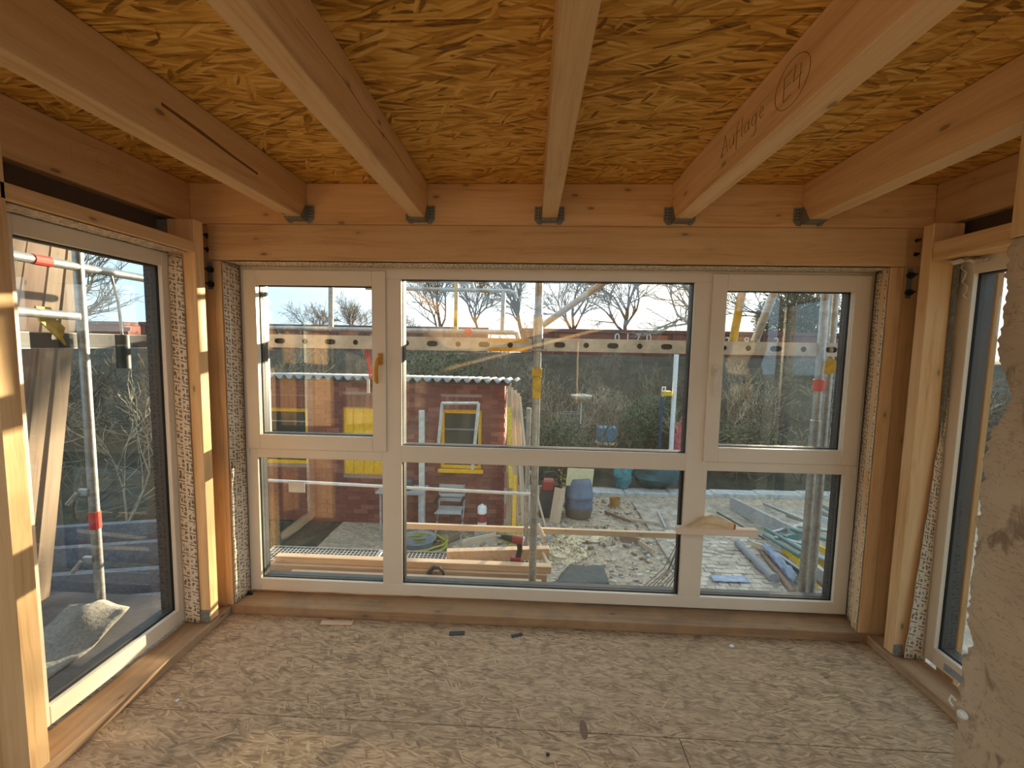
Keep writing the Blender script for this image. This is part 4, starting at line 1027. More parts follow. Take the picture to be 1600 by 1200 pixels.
# teal tarpaulins
TEAL = plain('teal_tarp', (0.06, 0.22, 0.24), 0.6, 0, 0.4, 9); TEALD = plain('dark_teal_tarp', (0.035, 0.085, 0.09), 0.5, 0, 0.3, 6)
o = MB().blob((2.15, 9.95, ZG + 0.5), 0.24, 0.22, 0.42, 1, 0.45, zmin=ZG - 0.1, nu=18, nv=12).build('tarp_bundle', TEAL, smooth=True); tag(o, 'bright teal tarpaulin bundle behind the kerb', 'tarpaulin')
o = MB().blob((2.95, 10.0, ZG + 0.45), 0.6, 0.3, 0.36, 2, 0.4, zmin=ZG - 0.1, nu=22, nv=12).build('tarp_bundle', TEALD, smooth=True); tag(o, 'dark teal tarpaulin heap behind the kerb', 'tarpaulin')
p = Vector((1.80, 8.95, ZG)); ob = empty('bucket', p, 'orange bucket on the ground before the kerb', 'bucket')
MB().lathe([(0.09, 0), (0.115, 0.19), (0.12, 0.2), (0.105, 0.19), (0.08, 0.02)], p, 16).build('bucket_body', plain('orange_plastic', (0.42, 0.22, 0.07), 0.6), ob, smooth=True)
MB().tube([(p.x - 0.118, p.y, ZG + 0.19), (p.x - 0.07, p.y - 0.06, ZG + 0.24), (p.x + 0.07, p.y - 0.06, ZG + 0.24), (p.x + 0.118, p.y, ZG + 0.19)], 0.004, 5).build('bail', GALV, ob)
# bird table: round disc on a thin pole
p = Vector((1.42, 12.24, -1.45)); bt_ = empty('bird_table', p, 'round pale disc on a thin pole before the bushes', 'bird table')
tz = atY(905, 620, 12.24).z
MB().lathe([(0.20, -0.10), (0.27, -0.04), (0.30, 0.02), (0.30, 0.05), (0.05, 0.09)], (p.x, p.y, tz), 20).build('disc', plain('bird_roof', (0.55, 0.45, 0.33), 0.8), bt_, smooth=True)
MB().tube([p, (p.x, p.y, tz - 0.09)], 0.014, 6).build('pole', PAPER, bt_)
# wire basket
wb = empty('wire_cage', (1.14, 12.6, -1.40), 'tall wire mesh cage beside the bird table', 'cage'); m = MB()
for i in range(5):
    x = 0.88 + 0.13 * i
    for y in (12.4, 12.8): m.tube([(x, y, -1.45), (x, y, -0.40)], 0.010, 4)
for j in range(6):
    z = -1.4 + 0.2 * j
    for y in (12.4, 12.8): m.tube([(0.88, y, z), (1.40, y, z)], 0.010, 4)
    for x in (0.88, 1.40): m.tube([(x, 12.4, z), (x, 12.8, z)], 0.010, 4)
m.build('wires', GALV, wb)
MB().box(0.95, 1.3, 12.5, 12.7, -1.4, -0.75).build('rusty_can', plain('rust', (0.18, 0.07, 0.04), 0.9), wb, bevel=0.05)
# blue crate on a shelf
c0 = atY(934, 667, 11.9); c1 = atY(963, 694, 11.9)
cr_ = empty('blue_crate', ((c0.x + c1.x) / 2, 11.9, -1.4), 'blue crate on a wooden stand before the bushes', 'crate')
MB().box(c0.x, c1.x, 11.8, 12.15, c1.z + 0.07, c0.z).build('crate_body', plain('dusty_blue', (0.10, 0.22, 0.30), 0.6), cr_, bevel=0.02)
MB().box(c0.x - 0.02, c1.x + 0.02, 11.78, 12.17, c1.z - 0.02, c1.z + 0.06).build('shelf_board', PALEX, cr_, bevel=0.01)
for xx in (c0.x + 0.03, c1.x - 0.03): MB().box(xx - 0.025, xx + 0.025, 11.85, 11.9, -1.5, c1.z - 0.02).build('leg', PALEZ, cr_)
# white standpipe with a yellow clamp, blue board, red toy heap
a, b = atY(1048, 705, 11.0), atY(1054, 560, 11.0)
wp = empty('white_post', (a.x, 11.0, -1.7), 'tall white post with yellow clamp before the bushes', 'post')
MB().tube([(a.x, 11.0, -1.75), (a.x + 0.02, 11.0, b.z + 0.1)], 0.055, 10).build('tube', WHITE, wp, smooth=True)
q = atY(1046, 615, 10.95); MB().box(q.x - 0.17, q.x + 0.05, 10.9, 11.08, q.z - 0.06, q.z + 0.06).build('yellow_clamp', YELS, wp, bevel=0.01)
q = atY(1037, 608, 10.95); m = MB(); rect_ring(m, 'Y', (q.x - 0.05, q.x + 0.05, q.z - 0.06, q.z + 0.06), (q.x - 0.025, q.x + 0.025, q.z - 0.035, q.z + 0.035), 10.92, 10.95); m.build('white_ring', WHITE, wp)
q0 = atY(1026, 705, 11.3); q1 = atY(1034, 640, 11.3)
stick('blue_board', (q0.x + 0.05, 11.3, -1.7), (q1.x, 11.3, q1.z + 0.35), 0.12, 0.05, plain('deep_blue', (0.04, 0.065, 0.13), 0.6), 'upright deep blue board left of the white post', 'board')
q = atY(1066, 690, 11.2); o = MB().blob((q.x, 11.3, -1.1), 0.25, 0.25, 0.75, 4, 0.6, 3, zmin=-1.7).build('red_bundle', plain('faded_pink', (0.55, 0.12, 0.12), 0.7, 0, 0.5, 5), smooth=True); tag(o, 'faded red bundle right of the white post', 'bundle')
# hose coil and tub
p = Vector((-1.75, 6.7, ZG)); tb = empty('mortar_tub', p, 'grey mortar tub on the ground inside the hose coil', 'tub')
MB().lathe([(0.20, 0), (0.27, 0.20), (0.29, 0.21), (0.26, 0.2), (0.19, 0.03)], p, 20).build('tub_body', plain('grey_tub', (0.25, 0.26, 0.28), 0.5), tb, smooth=True)
hs = MB(); pts = []
for k in range(150):
    a = k * 2 * math.pi / 24; rr = 0.37 + 0.03 * math.sin(k * 0.7) + 0.012 * math.sin(k * 2.3)
    pts.append((p.x + 0.05 + rr * 1.12 * math.cos(a), p.y - 0.1 + rr * 0.9 * math.sin(a), ZG + 0.03 + 0.0011 * k + 0.02 * math.sin(k * 0.37)))
hs.tube(pts, 0.015, 6); o = hs.build('hose_coil', plain('olive_hose', (0.33, 0.30, 0.05), 0.5), smooth=True); tag(o, 'olive yellow garden hose coiled around the tub', 'hose')
# garden chair, canister, toolbox on trestle
ch = empty('folding_chair', (-1.35, 7.3, ZG), 'grey folding chair in front of the brick shed', 'chair')
cx, cyy = -1.35, 7.3
for s in (-0.22, 0.22):
    MB().tube([(cx + s, cyy - 0.2, ZG), (cx + s, cyy + 0.15, ZG + 0.46), (cx + s, cyy + 0.2, ZG + 0.85)], 0.013, 7).build('leg', GALV, ch)
    MB().tube([(cx + s, cyy + 0.22, ZG), (cx + s, cyy - 0.18, ZG + 0.46)], 0.013, 7).build('leg', GALV, ch)
    MB().box(cx + s - 0.02, cx + s + 0.02, cyy - 0.2, cyy + 0.15, ZG + 0.62, ZG + 0.65).build('armrest', BLACK, ch)
for k in range(5): MB().box(cx - 0.21, cx + 0.21, cyy - 0.2 + k * 0.075, cyy - 0.14 + k * 0.075, ZG + 0.45, ZG + 0.465).build('seat_slat', GREYW, ch)
for k in range(4): MB().box(cx - 0.21, cx + 0.21, cyy + 0.155, cyy + 0.17, ZG + 0.55 + k * 0.08, ZG + 0.61 + k * 0.08).build('back_slat', GREYW, ch)
p = Vector((-0.80, 7.38, ZG + 0.12)); ca = empty('canister', p - Vector((0, 0, 0.12)), 'white canister with a red label by the shed wall', 'canister')
MB().box(p.x - 0.12, p.x + 0.12, p.y - 0.1, p.y + 0.1, ZG, ZG + 0.13).build('foot_block', CONC, ca)
MB().lathe([(0.075, 0.01), (0.08, 0.03), (0.08, 0.37), (0.07, 0.39), (0.03, 0.40), (0.03, 0.42)], p, 16).build('canister_body', WHITE, ca, smooth=True)
MB().lathe([(0.0815, 0.12), (0.0815, 0.27)], p, 16).build('red_label', REDP, ca, smooth=True)
tr = empty('trestle_table', (-2.15, 7.2, ZG), 'small grey trestle table before the shed', 'table')
MB().box(-2.55, -1.75, 7.0, 7.45, ZG + 0.80, ZG + 0.83).build('top', GREYW, tr)
for sx_ in (-2.48, -1.82):
    for sy_ in (7.06, 7.40): MB().tube([(sx_, sy_, ZG), (sx_, sy_, ZG + 0.80)], 0.02, 6).build('leg', GREYW, tr)
tbx = empty('tool_case', (-2.15, 7.2, ZG + 0.83), 'dark tool case with white label on the trestle table', 'case')
MB().box(-2.33, -1.98, 7.1, 7.32, ZG + 0.835, ZG + 1.02).build('case_body', plain('dark_case', (0.07, 0.06, 0.08), 0.5), tbx, bevel=0.02)
MB().box(-2.22, -2.10, 7.092, 7.0995, ZG + 0.86, ZG + 0.93).build('case_label', PAPER, tbx)
MB().tube([(-2.30, 7.15, ZG + 1.04), (-2.10, 7.12, ZG + 1.07)], 0.022, 8).build('torch', WHITE, tbx)
# sawdust and debris
CHIP = plain('wood_chips', (0.66, 0.52, 0.34), 0.9, 0, 0.3, 30)
def chips(name, c, rx, ry, h, n, size, mat, label, seed):
    r3 = random.Random(seed); m = MB()
    m.blob((c[0], c[1], ZG), rx, ry, h, seed, 0.35, 3, nu=18, nv=9, zmin=ZG - 0.05)
    for k in range(n):
        a = r3.uniform(0, 6.28); d = abs(r3.gauss(0, 0.55))
        x, y = c[0] + rx * d * math.cos(a) * 1.2, c[1] + ry * d * math.sin(a) * 1.2; z = ZG + max(0.03, h * (1 - min(1, d) ** 2) * 0.95)
        t = Vector((r3.gauss(0, 1), r3.gauss(0, 1), r3.gauss(0, .5))).normalized() * size * r3.uniform(0.5, 1.4)
        m.tube([(x, y, z), Vector((x, y, z)) + t * 0.5 + Vector((0, 0, size * 0.2)), Vector((x, y, z)) + t], size * 0.16, 3, cap=False)
    o = m.build(name, mat); return tag(o, label, 'wood shavings', kind='stuff')
chips('wood_shavings', (0.60, 6.75, 0), 0.33, 0.30, 0.16, 260, 0.10, CHIP, 'pile of pale wood shavings in the yard', 5)
chips('wood_shavings', (0.95, 7.45, 0), 0.45, 0.2, 0.06, 160, 0.09, CHIP, 'scattered pale wood shavings before the barrel', 6)
chips('leaf_heap', (-0.22, 7.25, 0), 0.20, 0.22, 0.25, 220, 0.07, plain('yellow_litter', (0.42, 0.37, 0.10), 0.9, 0, 0.4, 30), 'heap of yellowish litter at shed corner', 8)
r4 = random.Random(21)
deb = MB()
for k in range(1500):
    x = r4.uniform(-1.2, 3.2); y = r4.uniform(5.0, 9.3); s = r4.uniform(0.012, 0.055); a = r4.uniform(0, 3.14)
    dx, dy_ = math.cos(a) * s, math.sin(a) * s; wv = s * r4.uniform(.15, .6)
    z = ZG + 0.02; px_, py_ = -math.sin(a) * wv, math.cos(a) * wv; o_ = len(deb.v); h = s * r4.uniform(.05, .3)
    for (ux, uy) in ((-dx - px_, -dy_ - py_), (dx - px_, dy_ - py_), (dx + px_, dy_ + py_), (-dx + px_, -dy_ + py_)):
        deb.v.append((x + ux, y + uy, z - 0.03))
    for (ux, uy) in ((-dx - px_, -dy_ - py_), (dx - px_, dy_ - py_), (dx + px_, dy_ + py_), (-dx + px_, -dy_ + py_)):
        deb.v.append((x + ux * .8, y + uy * .8, z + h))
    for q in ((4, 5, 6, 7), (0, 1, 5, 4), (1, 2, 6, 5), (2, 3, 7, 6), (3, 0, 4, 7)): deb.f.append(tuple(o_ + i for i in q)); deb.m.append(k % 3)
o = deb.build('rubble_litter', [plain('litter_pale', (0.52, 0.43, 0.32), 0.9, 0, 0.3, 8), plain('litter_brown', (0.24, 0.16, 0.11), 0.9, 0, 0.3, 8), plain('litter_grey', (0.40, 0.37, 0.34), 0.9, 0, 0.3, 8)]); tag(o, 'scattered rubble and wood scraps over the yard earth', 'litter', kind='stuff')
BRN = wood('brown_scrap', 'Z', (0.30, 0.20, 0.14), (0.22, 0.14, 0.10), (0.14, 0.09, 0.06))
for i, (px, py, qx, qy, wd, mt, lb) in enumerate((
        (865, 866, 905, 864, 0.10, PALEZ, 'pale plank piece lying below the shavings pile'), (985, 812, 1030, 818, 0.06, PALEZ, 'pale lath lying far right in the middle pane'),
        (945, 800, 985, 815, 0.06, BRN, 'dark brown lath lying behind the toe board'), (968, 838, 1000, 846, 0.10, BRN, 'brown board scrap right of centre in the yard'),
        (995, 845, 1020, 862, 0.09, PALEZ, 'pale scrap board lying near the ropes'), (1028, 800, 1040, 825, 0.05, GREYW, 'short grey bar lying near the right mullion'),
        (668, 860, 722, 835, 0.10, BRN, 'brown board lying behind the thick batten'), (722, 850, 775, 838, 0.14, PALEZ, 'wide pale board lying left of the drill'))):
    a, b = atZ(px, py, ZG + 0.05), atZ(qx, qy, ZG + 0.07)
    stick('scrap_board', a, b, 0.03, wd, mt, lb, 'board', 'scrap boards in the yard')
mt_ = MB(); gm = []
cs = [atZ(866, 914, ZG + .02), atZ(952, 914, ZG + .02), atZ(942, 886, ZG + .02), atZ(888, 886, ZG + .02)]
for i in range(9):
    row = []
    for j in range(9):
        s, t = i / 8, j / 8; pnt = (cs[0] * (1 - s) + cs[1] * s) * (1 - t) + (cs[3] * (1 - s) + cs[2] * s) * t
        row.append(pnt + Vector((0, 0, 0.03 + 0.03 * mnoise.noise(Vector((s * 3, t * 3, 0))))))
    gm.append(row)
mt_.sheet(gm); o = mt_.build('rubber_mat', plain('dark_mat', (0.10, 0.095, 0.085), 0.85, 0, 0.4, 60, 0.4), smooth=True); o.modifiers.new('thickness', 'SOLIDIFY').thickness = 0.02
tag(o, 'dark rubber mat lying on the ground below the middle pane', 'mat')

# pile of scaffold parts on the right
def lie(px, py, qx, qy, h0, h1, kind, label, wd=0.05, mat=None):
    a, b = atZ(px, py, ZG + h0), atZ(qx, qy, ZG + h1)
    if kind == 'tube':
        o = MB().tube([a, b], wd / 2, 10).build('steel_tube', mat or GALV, smooth=True); tag(o, label, 'tube', 'scaffold parts piled on the paving')
    else: stick('metal_plank' if mat is None else 'loose_plank', a, b, 0.05, wd, mat or GALV, label, 'plank', 'scaffold parts piled on the paving')
DTEAL = plain('verdigris_paint', (0.13, 0.23, 0.22), 0.5, 0.3)
lie(1142, 786, 1245, 838, 0.15, 0.30, 'pl', 'long pale grey plank pointing to the back of the pile', 0.26, GREYW)
lie(1194, 787, 1262, 815, 0.20, 0.35, 'tube', 'pale tube lying furthest back on the pile', 0.07)
lie(1230, 806, 1275, 818, 0.20, 0.3, 'tube', 'short pale tube near the back of the pile', 0.07)
lie(1196, 826, 1258, 862, 0.25, 0.45, 'tube', 'long verdigris tube across the middle of the pile', 0.07, DTEAL)
lie(1194, 836, 1250, 868, 0.22, 0.42, 'tube', 'second verdigris tube below the long one', 0.06, DTEAL)
lie(1206, 832, 1262, 818, 0.3, 0.35, 'tube', 'grey tube crossing the pile near its top', 0.06)
lie(1226, 842, 1270, 832, 0.3, 0.35, 'pl', 'verdigris plank crossing the pile', 0.12, DTEAL)
lie(1205, 853, 1258, 880, 0.15, 0.25, 'tube', 'grey tube lying low on the pile', 0.06)
lie(1225, 858, 1256, 884, 0.25, 0.35, 'pl', 'short yellow painted plank on the pile', 0.09, YELS)
lie(1270, 852, 1298, 864, 0.35, 0.45, 'pl', 'yellow plank end behind the scaffold poles', 0.08, YELS)
lie(1276, 806, 1303, 820, 0.3, 0.5, 'pl', 'white plank at the right edge of the pile', 0.12, plain('pale_plank', (0.55, 0.55, 0.52), 0.6))
lie(1284, 790, 1304, 798, 0.5, 0.6, 'tube', 'topmost pale tube at the far right of the pile', 0.09)
lie(1284, 800, 1304, 808, 0.45, 0.55, 'tube', 'second pale tube at the far right of the pile', 0.09)
lie(1252, 876, 1302, 912, 0.35, 0.50, 'pl', 'long steel plank leading to the lower right corner', 0.16)
lie(1258, 884, 1296, 918, 0.2, 0.3, 'pl', 'dark plank below the steel plank at lower right', 0.14, BRN)
lie(1276, 872, 1302, 892, 0.3, 0.4, 'pl', 'olive plank behind the right scaffold pole', 0.10, YELS)
lie(1175, 850, 1232, 870, 0.1, 0.18, 'pl', 'brown plank left of the pile', 0.10, PALEZ)
lie(1186, 858, 1240, 926, 0.05, 0.08, 'tube', 'rusty tube lying along the paving joint', 0.09, BRN)
for k, (a0, a1, b0, b1, hh, lb) in enumerate(((1212, 840, 1262, 852, .30, 'grey tube across the pile below the verdigris plank'), (1236, 826, 1300, 846, .40, 'long grey tube near the top of pile at right'), (1215, 866, 1262, 898, .20, 'grey tube along the lower edge of pile'),
        (1240, 850, 1300, 880, .38, 'grey tube running to the right pole'), (1248, 822, 1298, 830, .42, 'pale tube behind the right poles'), (1230, 878, 1262, 905, .14, 'short tube low in front of pile'))):
    lie(a0, a1, b0, b1, hh, hh + .08, 'tube', lb, 0.06, (GALV, DTEAL, GALV, GREYW, GALV, DTEAL)[k])
lie(1120, 800, 1200, 845, 0.06, 0.06, 'tube', 'thin dark rod lying across the setts', 0.025, BLACK)
o = None
TARPB = plain('blue_grey_sheet', (0.30, 0.34, 0.44), 0.6, 0, 0.25, 10)
def roll(a, b, r0, r1, label, mat):
    a, b = Vector(a), Vector(b); n = 10; pts = [a + (b - a) * i / n for i in range(n + 1)]
    o = MB().tube(pts, [r0 + (r1 - r0) * i / n + 0.012 * math.sin(i * 2.1) for i in range(n + 1)], 12).build('sheet_roll', mat, smooth=True); tag(o, label, 'roll')
roll(atZ(1152, 848, ZG + .1), atZ(1210, 905, ZG + .1), 0.055, 0.07, 'grey sheeting roll lying left of the blue sheet', plain('grey_sheet', (0.25, 0.24, 0.24), 0.6))
m = MB(); cs = [atZ(1188, 856, ZG + .12), atZ(1208, 862, ZG + .15), atZ(1247, 905, ZG + .2), atZ(1250, 922, ZG + .06), atZ(1238, 918, ZG + .06)]
gm = []
for i in range(13):
    t = i / 12; a = cs[0] * (1 - t) + cs[4] * t; b = cs[1] * (1 - t) + cs[2] * t
    gm.append([a * (1 - s / 6) + b * (s / 6) + Vector((0, 0, 0.05 + 0.05 * mnoise.noise(Vector((t * 6, s * 0.8, 2))) + 0.05 * math.sin(s / 6 * math.pi))) for s in range(7)])
m.sheet(gm); o = m.build('plastic_sheet', TARPB, smooth=True); o.modifiers.new('thickness', 'SOLIDIFY').thickness = 0.008; tag(o, 'crumpled blue grey sheet among the pile', 'sheet')
m = MB(); gm = []; c = atZ(1140, 905, ZG + .07)
for i in range(8): gm.append([c + Vector((-0.25 + 0.5 * i / 7, -0.08 + 0.16 * j / 4, 0.01 + 0.012 * mnoise.noise(Vector((i * .7, j * .7, 0))))) for j in range(5)])
m.sheet(gm); o = m.build('plastic_sheet', TARPB, smooth=True); o.modifiers.new('thickness', 'SOLIDIFY').thickness = 0.006; tag(o, 'small blue scrap of sheet on the setts', 'sheet')
yb = empty('yellow_bracket', atZ(1262, 915, ZG + .1), 'yellow bracket plate at the foot of the right pole', 'bracket')
q = atY(1264, 915, 2.95); MB().prism([(q.x - 0.03, q.z - 0.06), (q.x + 0.02, q.z - 0.05), (q.x + 0.06, q.z + 0.01), (q.x + 0.0, q.z + 0.07), (q.x - 0.03, q.z + 0.05)], 1, 2.94, 2.955).build('plate', YEL, yb)

# ------------------------------------------------------------------ outside the left window
lp = standard(-2.5, 2.345, -1.8, 2.9, 'sunlit scaffold pole outside the left window', collars=())
MB().tube([(-2.5, 2.345, 0.40), (-2.5, 2.345, 0.50)], 0.028, 14).build('red_band', REDT, lp)
for z in (0.62, 0.22):
    MB().box(-2.56, -2.50, 2.31, 2.335, z - 0.02, z + 0.02).build('wedge_head', GALV, lp, bevel=0.004)
    MB().tube([(-2.55, 2.30, z), (-2.59, 2.28, z - 0.06)], 0.012, 7).build('wedge', GALV, lp)
pipe('guard_pipe', [(-2.5, 1.2, 1.885), (-2.5, 3.6, 1.885)], 0.024, 'galvanised pipe with red band across the left window', (((-2.5, 2.12, 1.885), (-2.5, 2.20, 1.885)),))
rail(1.6, 3.3, -2.62, 1.44, 1.52, 'perforated steel rail outside the left window', axis='Y')
yb = empty('yellow_bracket', (-2.55, 2.25, 1.47), 'yellow triangular bracket outside the left window', 'bracket')
MB().prism([(2.165, 1.655), (2.235, 1.655), (2.25, 1.60), (2.30, 1.55), (2.285, 1.50), (2.30, 1.455), (2.18, 1.58)], 0, -2.562, -2.55).build('plate', YELS, yb)
MB().tube([(-2.5, 1.9, 1.62), (-2.5, 2.32, 1.615)], 0.024, 10).build('pipe', GALV, yb, smooth=True)
cy_ = empty('hanging_strap', (-2.45, 2.53, 1.30), 'dark ratchet strap roll hanging outside the left window', 'strap')
MB().tube([(-2.45, 2.53, 1.52), (-2.45, 2.53, 1.32)], 0.035, 10).build('strap_roll', BLACK, cy_, smooth=True)
MB().tube([(-2.5, 2.53, 1.88), (-2.46, 2.525, 1.72), (-2.45, 2.53, 1.52)], 0.008, 6).build('chain', GALV, cy_)
SHADEW = wood('shaded_board', 'Z', (0.34, 0.25, 0.17), (0.26, 0.185, 0.125), (0.18, 0.12, 0.08))  # board wood darkened, shade put into the colour
for i, (t0, t1, b0, mt, lb) in enumerate(((2.40, 2.55, 2.10, SHADEW, 'leaning board outside left window, nearest the post'), (2.56, 2.69, 2.26, BRN, 'brown leaning board outside the left window'),
                                     (2.70, 2.80, 2.40, SHADEW, 'third leaning board outside the left window'), (2.81, 2.92, 2.53, SHADEW, 'outermost leaning board outside the left window'))):
    tm = (t0 + t1) / 2
    stick('tall_board', (-3.0, b0 - 0.10, -0.2), (-3.0 - 0.02 * i, tm + 0.02, 2.35), 0.03, (t1 - t0) * 0.96, mt, lb, 'board', 'boards leaning outside the left window')
# deck and felt
o = MB().box(-3.3, -1.95, 1.6, 2.55, -0.165, -0.125).build('deck_plank', plain('grey_deck', (0.075, 0.07, 0.075), 0.8, 0, 0.3, 9)); tag(o, 'grey deck platform outside the left window', 'deck')
m = MB(); gm = []
for i in range(15):
    row = []
    for j in range(15):
        s, t = i / 14, j / 14
        x = -2.62 + 0.36 * s; y = 1.78 + 0.50 * t
        h = 0.10 * math.exp(-((s - .55) ** 2 + (t - .75) ** 2) / 0.06) + 0.10 * max(0, t - 0.55) * 2 + 0.02 * mnoise.noise(Vector((s * 4, t * 4, 0)))
        row.append((x, y, -0.118 + max(0, h)))
    gm.append(row)
m.sheet(gm); o = m.build('felt_cloth', plain('grey_felt', (0.22, 0.205, 0.18), 0.95, 0, 0.3, 60, 0.3), smooth=True); o.modifiers.new('thickness', 'SOLIDIFY').thickness = 0.006; tag(o, 'draped grey felt on the deck outside the left window', 'felt')
DARKP = wood('dark_plank', 'X', (0.20, 0.19, 0.20), (0.13, 0.125, 0.135), (0.08, 0.075, 0.08), knots=0.3)
for i, (x0, y0, x1, y1, z, wd, lb) in enumerate(((-7.4, 4.6, -3.6, 5.6, -1.0, 0.30, 'topmost dark plank of the stack in left garden'), (-7.3, 4.3, -3.5, 5.3, -1.16, 0.34, 'second dark plank of the stack in left garden'),
        (-7.0, 4.1, -3.4, 4.9, -1.34, 0.36, 'third dark plank of the stack in left garden'), (-6.7, 3.8, -3.4, 4.6, -1.52, 0.4, 'lowest dark plank of the stack in left garden'), (-5.9, 3.2, -3.5, 3.7, -1.68, 0.3, 'grey plank lying before the stack in left garden'))):
    stick('dark_plank', (x0, y0, z), (x1, y1, z + 0.02), 0.09, wd, DARKP if i != 4 else GREYW, lb, 'plank', 'planks stacked in the left garden')
# boards beside the right window outside
stick('outer_board', (2.06, 2.10, -0.3), (2.06, 2.10, 2.2), 0.09, 0.03, ORZ, 'orange sunlit board outside the right window', 'board', spin=R(90))

# ------------------------------------------------------------------ freight wagon on the bank
WR = plain('wagon_red', (0.20, 0.055, 0.04), 0.8, 0, 0.3, 1.2); WO = plain('wagon_orange', (0.42, 0.13, 0.06), 0.8, 0, 0.3, 2); WT = plain('wagon_top', (0.15, 0.06, 0.05), 0.8, 0, 0.3, 1)
def wagon(x0, x1, label, text):
    root = empty('freight_wagon', ((x0 + x1) / 2, 26.6, 0.9), label, 'wagon')
    b = MB().box(x0, x1, 26, 28.6, 0.80, 2.35).build('body', WR, root)
    MB().box(x0 - 0.05, x1 + 0.05, 25.9, 28.7, 2.33, 2.56).build('top_rim', WT, root, bevel=0.03)
    x = x0 + 0.25; k = 0
    while x < x1 - 1.6:
        MB().box(x, x + 0.16, 25.88, 26.0, 1.15, 2.33).build('rib', WT, b)
        if k % 3 == 1: MB().box(x + 0.25, x + 1.45, 25.97, 26.0, 1.25, 2.25).build('orange_panel', WO, b)
        x += 1.7; k += 1
    for wx in (x0 + 1.5, x0 + 3.3, x1 - 3.3, x1 - 1.5):
        MB().lathe([(0.12, -0.07), (0.46, -0.07), (0.46, 0.0), (0.50, 0.02), (0.50, 0.05)], n=18).build('wheel', WT, root, loc=(wx, 26.2, 1.05), rot=(R(90), 0, 0))
    for (tx, tz, hgt, s) in text:
        cu = bpy.data.curves.new('digits', 'FONT'); cu.body = s; cu.size = hgt / 0.72; cu.extrude = 0.01; cu.space_character = 1.9
        tmp = bpy.data.objects.new('digits_tmp', cu); C.objects.link(tmp)
        dg = bpy.context.evaluated_depsgraph_get(); me = bpy.data.meshes.new_from_object(tmp.evaluated_get(dg))
        bpy.data.objects.remove(tmp); me.materials.clear(); me.materials.append(PAPER); me.name = 'digits'
        o = bpy.data.objects.new('digits', me); C.objects.link(o); o.location = (tx, 25.865, tz); o.rotation_euler = (R(90), 0, 0); setpar(o, root)
    return root
wagon(-24.0, -2.6, 'long rusty red freight wagon behind the shed', [])
wagon(-0.6, 21.0, 'red freight wagon numbered 0170 behind the middle pane', [(4.80, 1.90, 0.46, '0170'), (11.1, 1.80, 0.46, '2 80 2')])
wagon(-47, -25.2, 'red freight wagon far to the left on the bank', [])

# ------------------------------------------------------------------ bare trees and brush
def bark(name, a, b):
    return plain(name, a, 0.95, 0, 0.35, 6)
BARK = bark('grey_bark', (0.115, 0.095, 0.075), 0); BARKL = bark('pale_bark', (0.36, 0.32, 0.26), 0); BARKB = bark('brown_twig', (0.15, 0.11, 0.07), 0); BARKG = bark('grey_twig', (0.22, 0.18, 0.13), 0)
MINR = [0.010]
def grow(m, r_, p, d, L, rad, lvl, maxl, up, split, wob):
    n = 3 if lvl < 2 else 2
    pts = [p.copy()]; rs = [rad]; q = p.copy(); dd = d.copy()
    for i in range(n):
        dd = (dd + Vector((r_.gauss(0, wob), r_.gauss(0, wob), r_.gauss(0, wob * 0.6) + up * 0.08))).normalized()
        q = q + dd * (L / n); pts.append(q.copy()); rs.append(max(MINR[0], rad * (1 - 0.42 * (i + 1) / n)))
    m.tube(pts, rs, 6 if lvl == 0 else (4 if lvl < 2 else 3), cap=False)
    if lvl >= maxl: return
    k = split[min(lvl, len(split) - 1)]
    for i in range(k):
        t = r_.uniform(0.35, 1.0) if i < k - 1 else 1.0
        idx = min(n - 1, int(t * n)); f = t * n - idx
        base = pts[idx].lerp(pts[idx + 1], min(1, f))
        az = r_.uniform(0, 2 * math.pi); sp = r_.uniform(0.35, 0.95) if i < k - 1 else r_.uniform(0.05, 0.35)
        perp = dd.orthogonal().normalized(); perp.rotate(Matrix.Rotation(az, 3, dd))
        nd = (dd * math.cos(sp) + perp * math.sin(sp)).normalized()
        grow(m, r_, base, nd, L * r_.uniform(0.55, 0.82), rad * (0.55 if i < k - 1 else 0.6), lvl + 1, maxl, up, split, wob)
def bare_tree(x, y, z, h, label, mat, seed, maxl=5, split=(5, 5, 4, 3, 3), lean=(0, 0), rad=None, group=None):
    r_ = random.Random(seed); m = MB(); MINR[0] = 0.011 if y > 20 else 0.006
    grow(m, r_, Vector((x, y, z)), Vector((lean[0], lean[1], 1)).normalized(), h * 0.36, rad or h * 0.020, 0, maxl, 0.8, split, 0.16)
    o = m.build('bare_tree', mat); return tag(o, label, 'tree', group)
TG = 'bare trees behind the wagons'
bare_tree(-6.2, 31.5, 0.9, 8.2, 'bare tree rising above wagon at left of middle pane', BARK, 11, group=TG)
bare_tree(-3.6, 32.5, 0.9, 7.6, 'bare tree behind the yellow guard post', BARK, 12, group=TG)
bare_tree(-0.6, 30.5, 0.9, 9.5, 'tall bare tree just left of the middle scaffold pole', BARK, 13, group=TG)
bare_tree(3.0, 33, 0.9, 8.5, 'bare tree right of the middle scaffold pole', BARK, 14, group=TG)
bare_tree(6.5, 31, 0.9, 9.0, 'bare tree above the numbered wagon', BARK, 15, group=TG)
bare_tree(8.7, 22.0, 0.3, 10.5, 'pale barked spreading tree at right edge of the middle pane', BARKL, 16, lean=(-0.12, 0), group=TG)
bare_tree(14.6, 25.0, 0.6, 7.5, 'bare tree behind the slanted yellow brace', BARK, 17, group=TG)
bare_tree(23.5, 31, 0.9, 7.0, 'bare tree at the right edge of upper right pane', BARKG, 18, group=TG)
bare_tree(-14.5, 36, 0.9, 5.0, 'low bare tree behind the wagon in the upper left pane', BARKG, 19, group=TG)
bare_tree(-18.5, 37, 0.9, 4.6, 'low bare tree furthest left in the upper left pane', BARKG, 20, group=TG)
